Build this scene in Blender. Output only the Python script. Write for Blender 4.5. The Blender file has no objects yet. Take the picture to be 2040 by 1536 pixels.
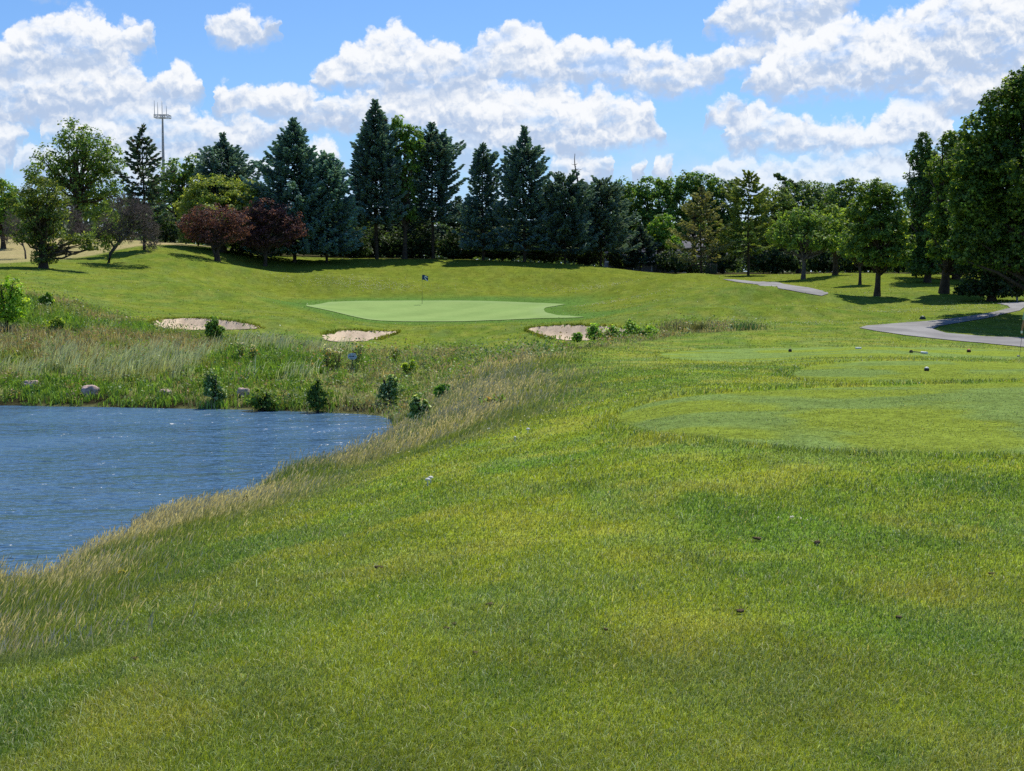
import bpy, math, random, time
import numpy as np
from mathutils import Vector, Matrix
T0 = time.time()
rng = np.random.default_rng(7)
random.seed(7)
scene = bpy.context.scene
COL = scene.collection
R = math.radians
# ---------------------------------------------------------------- camera maths (photo pixels, 2040 x 1536)
FP, CX, CY, HOR = 2900.0, 1020.0, 768.0, 540.0
EYE = 1.70
PITCH = math.atan((CY - HOR) / FP)
SP, CP = math.sin(PITCH), math.cos(PITCH)
WATER = -3.0

def ray(px, py):
    px = np.asarray(px, float); py = np.asarray(py, float)
    a = (px - CX) / FP; b = (CY - py) / FP
    dy = CP + b * SP; dz = -SP + b * CP
    return a / dy, dz / dy                      # x and z per metre of y

def at(px, py, Y):
    sx, sz = ray(px, py)
    return sx * Y, np.asarray(Y, float) + 0 * sx, EYE + sz * Y

# ---------------------------------------------------------------- noise
def _h(ix, iy, s):
    n = (ix.astype(np.int64) * 374761393 + iy.astype(np.int64) * 668265263 + s * 1442695041) & 0xFFFFFFFF
    n = ((n ^ (n >> 13)) * 1274126177) & 0xFFFFFFFF
    n = (n ^ (n >> 16)) & 0xFFFFFF
    return n / float(0xFFFFFF)

def vnoise(x, y, s=0):
    x = np.asarray(x, float); y = np.asarray(y, float)
    ix = np.floor(x); iy = np.floor(y); fx = x - ix; fy = y - iy
    fx = fx * fx * (3 - 2 * fx); fy = fy * fy * (3 - 2 * fy)
    a = _h(ix, iy, s); b = _h(ix + 1, iy, s); c = _h(ix, iy + 1, s); d = _h(ix + 1, iy + 1, s)
    return (a * (1 - fx) + b * fx) * (1 - fy) + (c * (1 - fx) + d * fx) * fy

def fbm(x, y, s=0, o=4):
    t = 0; a = 0.5; n = 0
    for k in range(o):
        t = t + a * vnoise(x * 2 ** k + 17.3 * k, y * 2 ** k - 9.1 * k, s + k); n += a; a *= 0.5
    return t / n

def sstep(a, b, x):
    t = np.clip((np.asarray(x, float) - a) / (b - a), 0, 1)
    return t * t * (3 - 2 * t)

def pchip(x, y, xq):
    x = np.asarray(x, float); y = np.asarray(y, float)
    h = np.diff(x); d = np.diff(y, axis=0)
    hh = h.reshape((-1,) + (1,) * (y.ndim - 1)); d = d / hh
    m = np.zeros_like(y)
    w1 = 2 * hh[1:] + hh[:-1]; w2 = hh[1:] + 2 * hh[:-1]
    ok = d[:-1] * d[1:] > 0
    with np.errstate(divide='ignore', invalid='ignore'):
        mm = (w1 + w2) / (w1 / d[:-1] + w2 / d[1:])
    m[1:-1] = np.where(ok, mm, 0.0); m[0] = d[0]; m[-1] = d[-1]
    xq = np.clip(xq, x[0], x[-1])
    i = np.clip(np.searchsorted(x, xq, side='right') - 1, 0, len(x) - 2)
    t = (xq - x[i]) / h[i]
    sh = (-1,) + (1,) * (y.ndim - 1)
    t = t.reshape(sh); hi = h[i].reshape(sh)
    return (y[i] * (1 + 2 * t) * (1 - t) ** 2 + m[i] * hi * t * (1 - t) ** 2 + y[i + 1] * t * t * (3 - 2 * t) + m[i + 1] * hi * t * t * (t - 1))

# ---------------------------------------------------------------- terrain: profiles of (photo row, distance) or ('z', height, distance)
PROF = {
 -500: [(1536,5.6),(1390,7.2),(1280,10.5),('z',-1.35,14),('z',-3.2,18.5),('z',-4.2,24),('z',-4.2,46),('z',-3.1,50.5),(765,53),(700,58),(640,64),(590,72),(570,85),(535,100),(500,125),(470,150)],
 0: [(1536,5.3),(1390,6.7),(1280,9.0),(1172,14.0),('z',-3.1,18.2),('z',-4.2,24),('z',-4.2,45),('z',-3.1,50.4),(775,52.5),(745,54.5),(700,58),(640,64),(590,72),(570,85),(535,100),(500,125),(470,150)],
 150: [(1536,5.15),(1390,6.3),(1270,8.6),(1182,12.2),(1116,17.0),('z',-3.1,20.9),('z',-4.2,27),('z',-4.2,44.5),('z',-3.1,50.1),(777,52),(750,54.3),(709,58),(660,64),(622,71),(595,82),(569,92),(537,104),(508,119),(485,132),(476,150)],
 300: [(1536,5.0),(1390,6.0),(1250,8.2),(1150,11.5),(1078,16),(1046,20),('z',-3.1,23.6),('z',-4.2,30),('z',-4.2,44),('z',-3.1,49.6),(780,51.6),(755,54),(720,58),(680,64),(654,70),(634,77),(600,88),(570,98),(540,108),(515,115),(495,122),(484,135),(480,150)],
 600: [(1536,4.9),(1390,5.8),(1200,8.5),(1080,12),(1000,17.5),(960,23),(936,28),('z',-3.1,32.2),('z',-4.1,36),('z',-4.1,43),('z',-3.1,48.4),(792,50.3),(765,52.5),(720,57),(690,64),(663,72),(643,80),(622,90),(605,102),(590,110),(560,119),(528,127),(514,134),(508,150)],
 720: [(1536,4.9),(1390,5.8),(1180,8.6),(1040,13),(960,19),(925,26),(910,30.5),('z',-2.75,34.5),('z',-3.3,37.5),('z',-3.6,42),('z',-3.1,47.3),(798,49.2),(765,52.3),(720,57),(690,66),(664,75),(648,83),(638,90),(602,106),(590,111),(560,119),(530,128),(515,135),(512,150)],
 800: [(1536,4.9),(1390,5.8),(1150,8.9),(1000,13.8),(930,20),(897,26),(880,31),(862,36.5),('z',-2.72,40),('z',-2.86,44),('z',-2.9,46.3),(800,49),(765,52.8),(725,58),(692,68),(668,78),(652,85),(641,91),(599,108),(588,112),(560,120),(532,128),(516,135),(514,150)],
 900: [(1536,4.9),(1390,5.8),(1150,8.8),(1000,13),(900,20.5),(850,28),(800,38),(770,46),(740,54),(712,62),(690,70),(668,78),(653,85),(641,92),(598,109),(586,113),(560,120),(532,129),(517,135),(515,150)],
 1120: [(1536,4.9),(1390,5.8),(1100,9.3),(950,14),(860,20),(805,26),(762,32),(730,39),(704,48),(688,56),(677,68),(650,76),(641,82),(630,90),(608,106),(598,111),(580,116),(555,122),(536,128),(525,132),('z',2.1,142),('z',1.6,150)],
 1400: [(1536,4.9),(1390,5.8),(1100,9.2),(920,13.6),(890,14.8),(800,20.5),(772,23.3),('z',-0.42,27),(735,32),(722,40),(712,45),(693,53),(675,59),(652,67),(620,77),(600,87),(584,97),(562,108),(548,116),('z',1.15,126),('z',1.35,137),('z',1.5,150)],
 1500: [(1536,4.9),(1390,5.8),(1100,9.2),(920,13.6),(892,14.6),(790,21.4),(769,23.7),('z',-0.45,27.4),(734,33),(721,40),(711,45),(692,53),(672,59),(650,67),(620,77),(600,86),(582,95),(566,101),('z',0.62,110),('z',1.02,120),('z',1.4,133),('z',1.5,150)],
 1600: [(1536,4.9),(1390,5.8),(1100,9.2),(915,13.7),(895,14.5),(780,22.3),(768,23.8),('z',-0.47,26.8),(757,29.8),(722,36),(712,43),(692,52.5),(670,59),(648,67),(622,76),(602,86),(583,93),('z',0.27,99),('z',0.42,105),('z',1.0,114),('z',1.35,122),('z',1.5,150)],
 1700: [(1536,4.95),(1390,5.85),(1100,9.3),(910,13.8),(900,14.3),(772,23.3),(767,24.0),('z',-0.5,26.6),(763,28.9),(717,36.5),(712,42),(706,44),(691,52.5),(672,58.5),(654,64.5),(638,72),(620,79),(602,86),(590,91),(567,105),(549,115),(545,121),('z',1.5,150)],
 2040: [(1536,4.95),(1390,5.9),(1100,9.3),(908,13.9),(900,14.3),(764,23.8),(759,24.6),('z',-0.5,27),(760,29.2),(722,37),(716,44),(711,48),(697,53.5),(690,56.5),(664,63),(640,68.5),(620,74),(605,80.5),(599,84),(590,90),(570,105),(552,122),('z',1.5,150)],
 2500: [(1536,4.95),(1390,5.9),(1100,9.3),(908,13.9),(900,14.3),(764,23.8),(759,24.6),('z',-0.5,27),(760,29.2),(722,37),(716,44),(711,48),(697,53.5),(690,56.5),(664,63),(640,68.5),(620,74),(605,80.5),(599,84),(590,90),(570,105),(552,122),('z',1.5,150)],
}
_LY = np.linspace(math.log(3.0), math.log(420.0), 900)
_cols = sorted(PROF)
_tab = []
for c in _cols:
    ys = [0.0]; zs = [0.0]
    for e in PROF[c]:
        if e[0] == 'z': ys.append(e[2]); zs.append(e[1])
        else:
            ys.append(e[1]); zs.append(float(at(c, e[0], e[1])[2]))
    ys += [190.0, 300.0, 420.0]; zs += [zs[-1] * 0.8 + 0.2, 0.7, 0.3]
    _tab.append(pchip(np.array(ys), np.array(zs), np.exp(_LY)))
_tab = np.array(_tab)                                   # columns x distance
_S = np.linspace((_cols[0] - CX) / FP, (_cols[-1] - CX) / FP, 420)
_fine = pchip((np.array(_cols) - CX) / FP, _tab, _S)    # 420 x 900
k = np.exp(-0.5 * (np.arange(-9, 10) / 3.2) ** 2); k /= k.sum()
_fine = np.apply_along_axis(lambda v: np.convolve(np.pad(v, 9, mode='edge'), k, 'valid'), 0, _fine)
k = np.exp(-0.5 * (np.arange(-3, 4) / 1.3) ** 2); k /= k.sum()
_fine = np.apply_along_axis(lambda v: np.convolve(np.pad(v, 3, mode='edge'), k, 'valid'), 1, _fine)

MOUNDS = []   # soft knolls on top of the profiles: x, y, radii, height
BUNK = []      # (polygon, depth) filled below
def pip(poly, x, y):
    poly = np.asarray(poly); inside = np.zeros(x.shape, bool)
    j = len(poly) - 1
    for i in range(len(poly)):
        xi, yi = poly[i]; xj, yj = poly[j]
        c = ((yi > y) != (yj > y)) & (x < (xj - xi) * (y - yi) / (yj - yi + 1e-12) + xi)
        inside ^= c; j = i
    return inside

def pdist(poly, x, y):
    d = np.full(x.shape, 1e9)
    n = len(poly)
    for i in range(n):
        ax, ay = poly[i]; bx, by = poly[(i + 1) % n]
        ux, uy = bx - ax, by - ay; L = ux * ux + uy * uy + 1e-12
        t = np.clip(((x - ax) * ux + (y - ay) * uy) / L, 0, 1)
        d = np.minimum(d, np.hypot(x - ax - t * ux, y - ay - t * uy))
    return d

def sdist(poly, x, y):
    """signed distance, positive inside; far points get a large negative number"""
    x = np.asarray(x, float); y = np.asarray(y, float); shp = x.shape
    x = x.ravel(); y = y.ravel()
    p = np.asarray(poly); out = np.full(x.shape, -99.0)
    m = (x > p[:, 0].min() - 6) & (x < p[:, 0].max() + 6) & (y > p[:, 1].min() - 6) & (y < p[:, 1].max() + 6)
    if m.any():
        d = pdist(poly, x[m], y[m]); i = pip(poly, x[m], y[m])
        out[m] = np.where(i, d, -d)
    return out.reshape(shp)

def height(x, y, bunkers=True):
    x = np.asarray(x, float); y = np.asarray(y, float); shp = x.shape
    x = x.ravel(); y = y.ravel()
    r = np.hypot(x, y); th = np.arctan2(x, y)
    thc = np.clip(th, -0.48, 0.48)
    rho = np.where(np.abs(th) <= 0.48, y, r * math.cos(0.48))
    s = np.tan(thc)
    fi = np.clip((s - _S[0]) / (_S[1] - _S[0]), 0, len(_S) - 1.001)
    fj = np.clip((np.log(np.maximum(rho, 3.0)) - _LY[0]) / (_LY[1] - _LY[0]), 0, len(_LY) - 1.001)
    i = fi.astype(int); j = fj.astype(int); a = fi - i; b = fj - j
    z = (_fine[i, j] * (1 - a) + _fine[i + 1, j] * a) * (1 - b) + (_fine[i, j + 1] * (1 - a) + _fine[i + 1, j + 1] * a) * b
    z = np.where(rho < 3.0, z * rho / 3.0, z)
    w = sstep(0.75, 1.5, np.abs(th))
    z = z * (1 - w)
    far = sstep(300, 420, rho); z = z * (1 - far)
    amp = np.clip(r / 60.0, 0.04, 1.0) * 0.16
    z = z + amp * (fbm(x / 7.0, y / 7.0, 3, 3) - 0.5) * (r < 260)
    for bx_, by_, sx_, sy_, hh_ in MOUNDS:
        z = z + hh_ * np.exp(-((x - bx_) / sx_) ** 2 - ((y - by_) / sy_) ** 2)
    if bunkers:
        for poly, dep in BUNK:
            d = sdist(poly, x, y)
            z = z - dep * sstep(0.0, 0.75, d)
    return z.reshape(shp)

def hit(px, py):
    """where the sight line of a photo pixel meets the ground"""
    px = np.atleast_1d(np.asarray(px, float)); py = np.atleast_1d(np.asarray(py, float))
    sx, sz = ray(px, py)
    Y = np.exp(np.linspace(math.log(3.5), math.log(400.0), 1400))
    g = EYE + sz[:, None] * Y[None] - height(sx[:, None] * Y[None], np.broadcast_to(Y, (len(px), len(Y))), False)
    neg = g <= 0
    i = np.where(neg.any(1), neg.argmax(1), len(Y) - 1); i = np.maximum(i, 1)
    rr = np.arange(len(px))
    a = g[rr, i - 1]; b = g[rr, i]
    t = np.where(a - b != 0, a / (a - b), 0); t = np.clip(t, 0, 1)
    yy = Y[i - 1] * (1 - t) + Y[i] * t
    return sx * yy, yy

def poly_hit(pts):
    p = np.array(pts, float); x, y = hit(p[:, 0], p[:, 1])
    return [(float(a), float(b)) for a, b in zip(x, y)]

def smooth_poly(p, n=2):
    for _ in range(n):
        q = []
        for i in range(len(p)):
            a = p[i]; b = p[(i + 1) % len(p)]
            q.append((a[0] * .75 + b[0] * .25, a[1] * .75 + b[1] * .25)); q.append((a[0] * .25 + b[0] * .75, a[1] * .25 + b[1] * .75))
        p = q
    return p
# ---------------------------------------------------------------- helpers: tagging, meshes, materials
def tag(o, label=None, cat=None, group=None, kind=None):
    if label: o['label'] = label
    if cat: o['category'] = cat
    if group: o['group'] = group
    if kind: o['kind'] = kind
    return o

def empty(name, loc, label, cat, group=None):
    o = bpy.data.objects.new(name, None); COL.objects.link(o)
    o.location = loc; o.empty_display_size = 0.2
    return tag(o, label, cat, group)

def mesh_np(name, V, faces, mat=None, parent=None, col=None, smooth=False):
    """V (n,3); faces: list of int arrays (m,3) or (m,4); col (n,3) per point"""
    V = np.asarray(V, np.float32)
    me = bpy.data.meshes.new(name)
    me.vertices.add(len(V)); me.vertices.foreach_set('co', V.ravel())
    faces = [np.asarray(f, np.int32) for f in faces if len(f)]
    nl = sum(f.size for f in faces); npoly = sum(len(f) for f in faces)
    me.loops.add(nl); me.polygons.add(npoly)
    me.loops.foreach_set('vertex_index', np.concatenate([f.ravel() for f in faces]))
    tot = np.concatenate([np.full(len(f), f.shape[1], np.int32) for f in faces])
    st = np.concatenate([[0], np.cumsum(tot)[:-1]]).astype(np.int32)
    me.polygons.foreach_set('loop_start', st)
    try: me.polygons.foreach_set('loop_total', tot)
    except Exception: pass
    if smooth: me.polygons.foreach_set('use_smooth', np.ones(npoly, bool))
    if col is not None:
        a = me.color_attributes.new('Col', 'FLOAT_COLOR', 'POINT')
        c = np.ones((len(V), 4), np.float32); c[:, :3] = col
        a.data.foreach_set('color', c.ravel())
    me.update(calc_edges=True)
    o = bpy.data.objects.new(name, me); COL.objects.link(o)
    if mat is not None: me.materials.append(mat)
    if parent is not None: o.parent = parent
    return o

def bm_obj(name, bm, mat, parent=None, smooth=False):
    me = bpy.data.meshes.new(name); bm.to_mesh(me); bm.free()
    if smooth:
        for p in me.polygons: p.use_smooth = True
    o = bpy.data.objects.new(name, me); COL.objects.link(o)
    if mat is not None: me.materials.append(mat)
    if parent is not None: o.parent = parent
    return o

class NT:
    def __init__(s, tree): s.t = tree; s.l = tree.links.new
    def n(s, kind, **kw):
        nd = s.t.nodes.new(kind)
        for k, v in kw.items():
            if k == 'inp':
                for a, b in v.items():
                    if isinstance(b, bpy.types.NodeSocket): s.l(b, nd.inputs[a])
                    else: nd.inputs[a].default_value = b
            else: setattr(nd, k, v)
        return nd
    def math(s, op, a, b=None, clamp=False):
        nd = s.n('ShaderNodeMath', operation=op, use_clamp=clamp)
        for i, v in enumerate((a, b)):
            if v is None: continue
            if isinstance(v, bpy.types.NodeSocket): s.l(v, nd.inputs[i])
            else: nd.inputs[i].default_value = v
        return nd.outputs[0]
    def vec(s, op, a, b=None):
        nd = s.n('ShaderNodeVectorMath', operation=op)
        for i, v in enumerate((a, b)):
            if v is None: continue
            if isinstance(v, bpy.types.NodeSocket): s.l(v, nd.inputs[i])
            else: nd.inputs[i].default_value = v
        return nd.outputs['Value'] if op in ('LENGTH', 'DOT_PRODUCT') else nd.outputs[0]
    def mix(s, f, a, b, blend='MIX'):
        nd = s.n('ShaderNodeMix', data_type='RGBA', blend_type=blend)
        for i, v in ((0, f), (6, a), (7, b)):
            if isinstance(v, bpy.types.NodeSocket): s.l(v, nd.inputs[i])
            else: nd.inputs[i].default_value = v if i == 0 else (tuple(v) + (1,) if len(v) == 3 else v)
        return nd.outputs[2]
    def mr(s, v, a, b, c=0.0, d=1.0, smooth=True):
        nd = s.n('ShaderNodeMapRange', interpolation_type='SMOOTHSTEP' if smooth else 'LINEAR')
        s.l(v, nd.inputs[0])
        for i, q in enumerate((a, b, c, d)): nd.inputs[i + 1].default_value = q
        return nd.outputs[0]

def mat_new(name):
    m = bpy.data.materials.new(name); m.use_nodes = True
    m.node_tree.nodes.clear()
    return m, NT(m.node_tree)

def plain(name, col, rough=0.7, spec=0.3, var=0.25, scale=6.0, metal=0.0, bump=0.0):
    m, t = mat_new(name)
    tc = t.n('ShaderNodeTexCoord')
    nz = t.n('ShaderNodeTexNoise', inp={'Vector': tc.outputs['Object'], 'Scale': scale, 'Detail': 5.0, 'Roughness': 0.65})
    f = t.mr(nz.outputs[0], 0.25, 0.75)
    c = t.mix(f, [q * (1 - var) for q in col], [min(1, q * (1 + var)) for q in col])
    p = t.n('ShaderNodeBsdfPrincipled', inp={'Base Color': c, 'Roughness': rough, 'Specular IOR Level': spec, 'Metallic': metal})
    if bump:
        b = t.n('ShaderNodeBump', inp={'Strength': 1.0, 'Distance': bump, 'Height': nz.outputs[0]}); t.l(b.outputs[0], p.inputs['Normal'])
    o = t.n('ShaderNodeOutputMaterial'); t.l(p.outputs[0], o.inputs[0])
    return m

def leafy(name, trans=0.3, gloss=0.06, rough=0.45, sat=1.0):
    """leaf / blade: colour carried by each leaf, light passes through"""
    m, t = mat_new(name)
    a = t.n('ShaderNodeAttribute', attribute_name='Col')
    d = t.n('ShaderNodeBsdfDiffuse'); t.l(a.outputs['Color'], d.inputs[0])
    tr = t.n('ShaderNodeBsdfTranslucent')
    tc = t.mix(1.0, a.outputs['Color'], (1.25, 1.15, 0.55), 'MULTIPLY'); t.l(tc, tr.inputs[0])
    mx = t.n('ShaderNodeMixShader'); mx.inputs[0].default_value = trans
    t.l(d.outputs[0], mx.inputs[1]); t.l(tr.outputs[0], mx.inputs[2])
    g = t.n('ShaderNodeBsdfGlossy'); g.inputs['Roughness'].default_value = rough; g.inputs[0].default_value = (1, 1, 1, 1)
    m2 = t.n('ShaderNodeMixShader'); m2.inputs[0].default_value = gloss
    t.l(mx.outputs[0], m2.inputs[1]); t.l(g.outputs[0], m2.inputs[2])
    o = t.n('ShaderNodeOutputMaterial'); t.l(m2.outputs[0], o.inputs[0])
    return m

M = {}
M['blade'] = leafy('grass_blade', 0.42, 0.03, 0.5)
M['stem'] = leafy('dry_stem', 0.35, 0.03, 0.5)
M['leaf'] = leafy('leaf', 0.52, 0.02, 0.5)
M['needle'] = leafy('needle', 0.28, 0.03, 0.55)
M['bark'] = plain('bark', (0.075, 0.058, 0.045), 0.95, 0.1, 0.4, 3.0, bump=0.03)
M['bark_grey'] = plain('grey_bark', (0.13, 0.112, 0.10), 0.95, 0.1, 0.35, 5.0)
M["bark_pale"] = plain("pale_twig", (0.30, 0.255, 0.225), 0.95, 0.1, 0.3, 4.0)

# ---------------------------------------------------------------- ground zones
_mm = []
for _px, _py, _sx, _sy, _h0 in [(1520,602,5.5,2.8,.95), (1250,580,9.0,3.2,.65), (1390,630,5.0,2.6,.45), (900,666,4.2,2.2,.42), (560,648,4.0,2.6,.45), (700,572,8.0,3.6,.75), (380,588,7.0,3.6,.65), (1130,560,7.0,3.0,.60), (1640,628,4.0,2.8,.36), (1850,592,5.0,3.6,.40), (980,545,6.0,3.0,.55), (520,560,7,3.4,.5)]:
    _x, _y = hit(_px, _py); _mm.append((float(_x[0]), float(_y[0]), _sx, _sy, _h0))
MOUNDS += _mm
TEE1 = smooth_poly(poly_hit([(1222,832),(1255,812),(1330,797),(1450,784),(1600,774),(1800,768),(2040,762),(2250,760),(2250,905),(2040,907),(1800,905),(1600,895),(1450,881),(1330,868),(1255,852)]))
TEE2 = smooth_poly(poly_hit([(1575,745),(1600,733),(1650,724),(1760,719),(1900,720),(2040,724),(2250,726),(2250,757),(2040,757),(1900,759),(1750,760),(1640,759),(1590,755)]))
TEE3 = smooth_poly(poly_hit([(1305,708),(1340,700),(1450,694),(1600,692),(1750,692),(1900,692),(2030,698),(2120,703),(2110,711),(2040,714),(1900,711),(1750,711),(1640,713),(1560,718),(1450,721),(1350,717)]))
GREEN = smooth_poly(poly_hit([(598,608),(640,603),(700,600),(800,599),(900,599),(1000,601),(1080,604),(1132,606),(1112,609),(1087,613),(1082,619),(1097,626),(1135,630),(1172,632),(1130,634),(1000,637),(900,641),(800,641),(745,639),(700,630),(650,618)]), 1)
PATH1 = poly_hit([(2140,703),(2040,692),(1960,684),(1880,677),(1800,668),(1745,660),(1712,654),(1728,649),(1780,645),(1850,640),(1920,632),(1980,622),(2013,614),(2006,609),(1985,605),(2040,602),(2120,599),(2120,607),(2040,613),(2032,619),(1985,630),(1925,641),(1872,650),(1858,656),(1885,664),(1960,671),(2040,673),(2140,677)])
PATH2 = poly_hit([(1440,557),(1480,559),(1520,561),(1560,566),(1610,573),(1640,580),(1650,586),(1637,590),(1600,584),(1550,575),(1500,566)])
B1 = poly_hit([(300,644),(322,637),(370,634),(420,637),(450,640),(490,645),(517,652),(510,656),(460,657),(400,658),(330,657)])
B2 = poly_hit([(641,673),(660,662),(700,659),(740,660),(775,661),(800,660),(765,671),(725,680),(690,682),(650,680)])
B3 = poly_hit([(1043,658),(1065,652),(1110,649),(1180,650),(1240,654),(1290,659),(1270,668),(1200,679),(1130,678),(1080,670)])
B1, B2, B3 = (smooth_poly(b, 2) for b in (B1, B2, B3))
BUNK += [(B1, 0.42), (B2, 0.45), (B3, 0.42)]
ROUGH = poly_hit([(-480,548),(-100,562),(0,575),(60,590),(150,602),(220,622),(290,642),(330,658),(450,668),(520,674),(640,692),(720,700),(800,700),(880,695),(960,692),(1030,697),(1080,696),(1150,693),(1200,680),(1290,657),(1350,643),(1450,643),(1530,649),(1530,657),(1400,664),(1250,684),(1130,700),(1112,740),(1100,780),(1060,820),(1000,850),(940,870),(870,890),(800,903),(700,932),(600,962),(500,1006),(420,1055),(330,1118),(260,1185),(180,1245),(100,1290),(0,1340),(-100,1372),(-420,1420)])

def lerp(a, b, t):
    t = np.asarray(t)[:, None]
    return np.asarray(a) * (1 - t) + np.asarray(b) * t

def turf(x, y):
    """mown rough: living colour of the turf, patchy in three sizes"""
    n1 = fbm(x / 0.55, y / 0.8, 11, 3); n2 = fbm(x / 2.6, y / 3.2, 21, 3); n3 = fbm(x / 13.0, y / 11.0, 31, 3)
    c = lerp((0.140, 0.228, 0.040), (0.256, 0.305, 0.042), sstep(0.34, 0.66, 0.42 * fbm(x / .75, y / 1.0, 12, 3) + 0.36 * n2 + 0.22 * n3))
    c = lerp(c, (0.195, 0.262, 0.095), 0.45 * sstep(0.50, 0.66, fbm(x / .95 + 40, y / 1.2, 41, 4)))
    c = lerp(c, (0.33, 0.335, 0.075), 0.6 * sstep(0.50, 0.70, fbm(x / .8 - 70, y / 1.0, 51, 4)))
    c = lerp(c, (0.235, 0.255, 0.030), 0.6 * sstep(70, 125, y) * (1 - 0.75 * sstep(-14, -26, x)))
    c = lerp(c, (0.135, 0.195, 0.022), 0.34 * sstep(32, 75, y)) * (1 - 0.13 * sstep(35, 80, y))[:, None]
    c = c * (0.8 + 0.4 * n1)[:, None]
    return c * lerp((1.12, 1.15, 0.80), (1.0, 1.0, 1.0), sstep(18, 55, y))

def zones(x, y):
    z = {}
    z['tee'] = np.maximum.reduce([sdist(TEE1, x, y), sdist(TEE2, x, y), sdist(TEE3, x, y)])
    z['green'] = sdist(GREEN, x, y)
    z['rough'] = sdist(ROUGH, x, y)
    z['tan'] = sstep(104, 109, y - 4.0 * (x + 37) * (x > -37) + 3 * (vnoise(x / 5, y / 5, 5) - .5)) * (x < -20)
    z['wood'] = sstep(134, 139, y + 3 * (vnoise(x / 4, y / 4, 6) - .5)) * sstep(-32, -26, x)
    return z

def far_in(poly, x, y):
    m = pip(poly, x, y)
    return m

def ground_colour(x, y, h):
    zn = zones(x, y)
    c = turf(x, y)
    tee = np.array([0.200, 0.285, 0.075]) * (0.85 + 0.3 * fbm(x / 3.0, y / 1.2, 61, 3))[:, None]
    tee = lerp(tee, (0.24, 0.30, 0.035), 0.8 * sstep(0.46, 0.58, fbm(x / 2.4, y / 2.0, 62, 3)))
    c = lerp(c, tee, sstep(-0.05, 0.05, zn['tee']))
    collar = np.array([0.108, 0.200, 0.040]) * (0.85 + 0.3 * fbm(x / 2, y / 2, 63, 3))[:, None]
    c = lerp(c, collar, sstep(-4.4, -0.6, zn['green'] + 1.3 * (vnoise(x / 2, y / 2, 64) - .5)))
    rough = lerp((0.18, 0.22, 0.055), (0.25, 0.24, 0.10), fbm(x / 3, y / 3, 65, 3))
    rough = lerp(rough, (0.11, 0.17, 0.03), sstep(.5, .7, fbm(x / 4, y / 4, 66, 3)))
    inr = np.where(zn['rough'] < -50, 0.0, sstep(-0.9, 1.6, zn['rough'] + 0.8 * (vnoise(x / 1.2, y / 1.2, 67) - .5)))
    c = lerp(c, rough, inr)
    c = lerp(c, lerp((0.42, 0.34, 0.17), (0.32, 0.30, 0.12), fbm(x / 4, y / 9, 68, 3)), zn['tan'])
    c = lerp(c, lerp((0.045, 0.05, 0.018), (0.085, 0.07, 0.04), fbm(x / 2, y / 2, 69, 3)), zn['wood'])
    wet = sstep(WATER + 0.42, WATER + 0.12, h + 0.25 * (vnoise(x / .8, y / .8, 70) - .5)) * (y > 12) * (y < 60)
    c = lerp(c, (0.035, 0.032, 0.016), wet * (zn['rough'] > -2))
    alg = sstep(0.09, 0.0, np.abs(h - WATER - 0.0)) * (y > 42) * (y < 60) * sstep(.35, .5, vnoise(x / 2.5, y / 2.5, 71))
    c = lerp(c, (0.17, 0.18, 0.07), alg)
    return c

# ---------------------------------------------------------------- ground sheet (one polar sheet to the horizon)
th = np.concatenate([np.linspace(-math.pi, -0.62, 60)[:-1], np.linspace(-0.62, -0.38, 60)[:-1], np.linspace(-0.38, 0.38, 640), np.linspace(0.38, 0.62, 60)[1:], np.linspace(0.62, math.pi, 60)[1:-1]])
rr = np.concatenate([np.geomspace(0.4, 4.2, 22)[:-1], np.geomspace(4.2, 165, 680), np.geomspace(165, 4500, 60)[1:]])
TH, RR = np.meshgrid(th, rr)
gx = (RR * np.sin(TH)).ravel(); gy = (RR * np.cos(TH)).ravel()
gz = height(gx, gy)
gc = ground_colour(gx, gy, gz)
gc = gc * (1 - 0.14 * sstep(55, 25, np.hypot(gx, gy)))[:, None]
nr, nt = RR.shape
i = np.arange(nr - 1)[:, None] * nt; j = np.arange(nt)[None]; j2 = (j + 1) % nt
quads = np.stack([i + j, i + j2, i + nt + j2, i + nt + j], -1).reshape(-1, 4)
V = np.column_stack([gx, gy, gz]); c0 = len(V)
V = np.vstack([V, [[0, 0, 0]]]); gc = np.vstack([gc, gc[:1]])
fan = np.stack([np.full(nt, c0), np.arange(nt), (np.arange(nt) + 1) % nt], -1)[:, ::-1]

def turf_mat(name, scale=14.0, amp=0.35, bump=0.03):
    m, t = mat_new(name)
    a = t.n('ShaderNodeAttribute', attribute_name='Col')
    tc = t.n('ShaderNodeTexCoord')
    n1 = t.n('ShaderNodeTexNoise', inp={'Vector': tc.outputs['Object'], 'Scale': scale, 'Detail': 4.0, 'Roughness': 0.7})
    n2 = t.n('ShaderNodeTexNoise', inp={'Vector': tc.outputs['Object'], 'Scale': scale * 0.17, 'Detail': 4.0, 'Roughness': 0.65})
    f = t.math('ADD', t.mr(n1.outputs[0], 0.3, 0.7, -amp, amp), t.mr(n2.outputs[0], 0.3, 0.7, 1 - amp * .45, 1 + amp * .45))
    c = t.mix(1.0, a.outputs['Color'], (1, 1, 1), 'MULTIPLY')
    vm = t.n('ShaderNodeVectorMath', operation='SCALE'); t.l(c, vm.inputs[0]); t.l(f, vm.inputs[3])
    d = t.n('ShaderNodeBsdfDiffuse'); t.l(vm.outputs[0], d.inputs[0])
    b = t.n('ShaderNodeBump', inp={'Strength': 0.8, 'Distance': bump, 'Height': n1.outputs[0]}); t.l(b.outputs[0], d.inputs['Normal'])
    o = t.n('ShaderNodeOutputMaterial'); t.l(d.outputs[0], o.inputs[0])
    return m
M['turf'] = turf_mat('turf')
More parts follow.
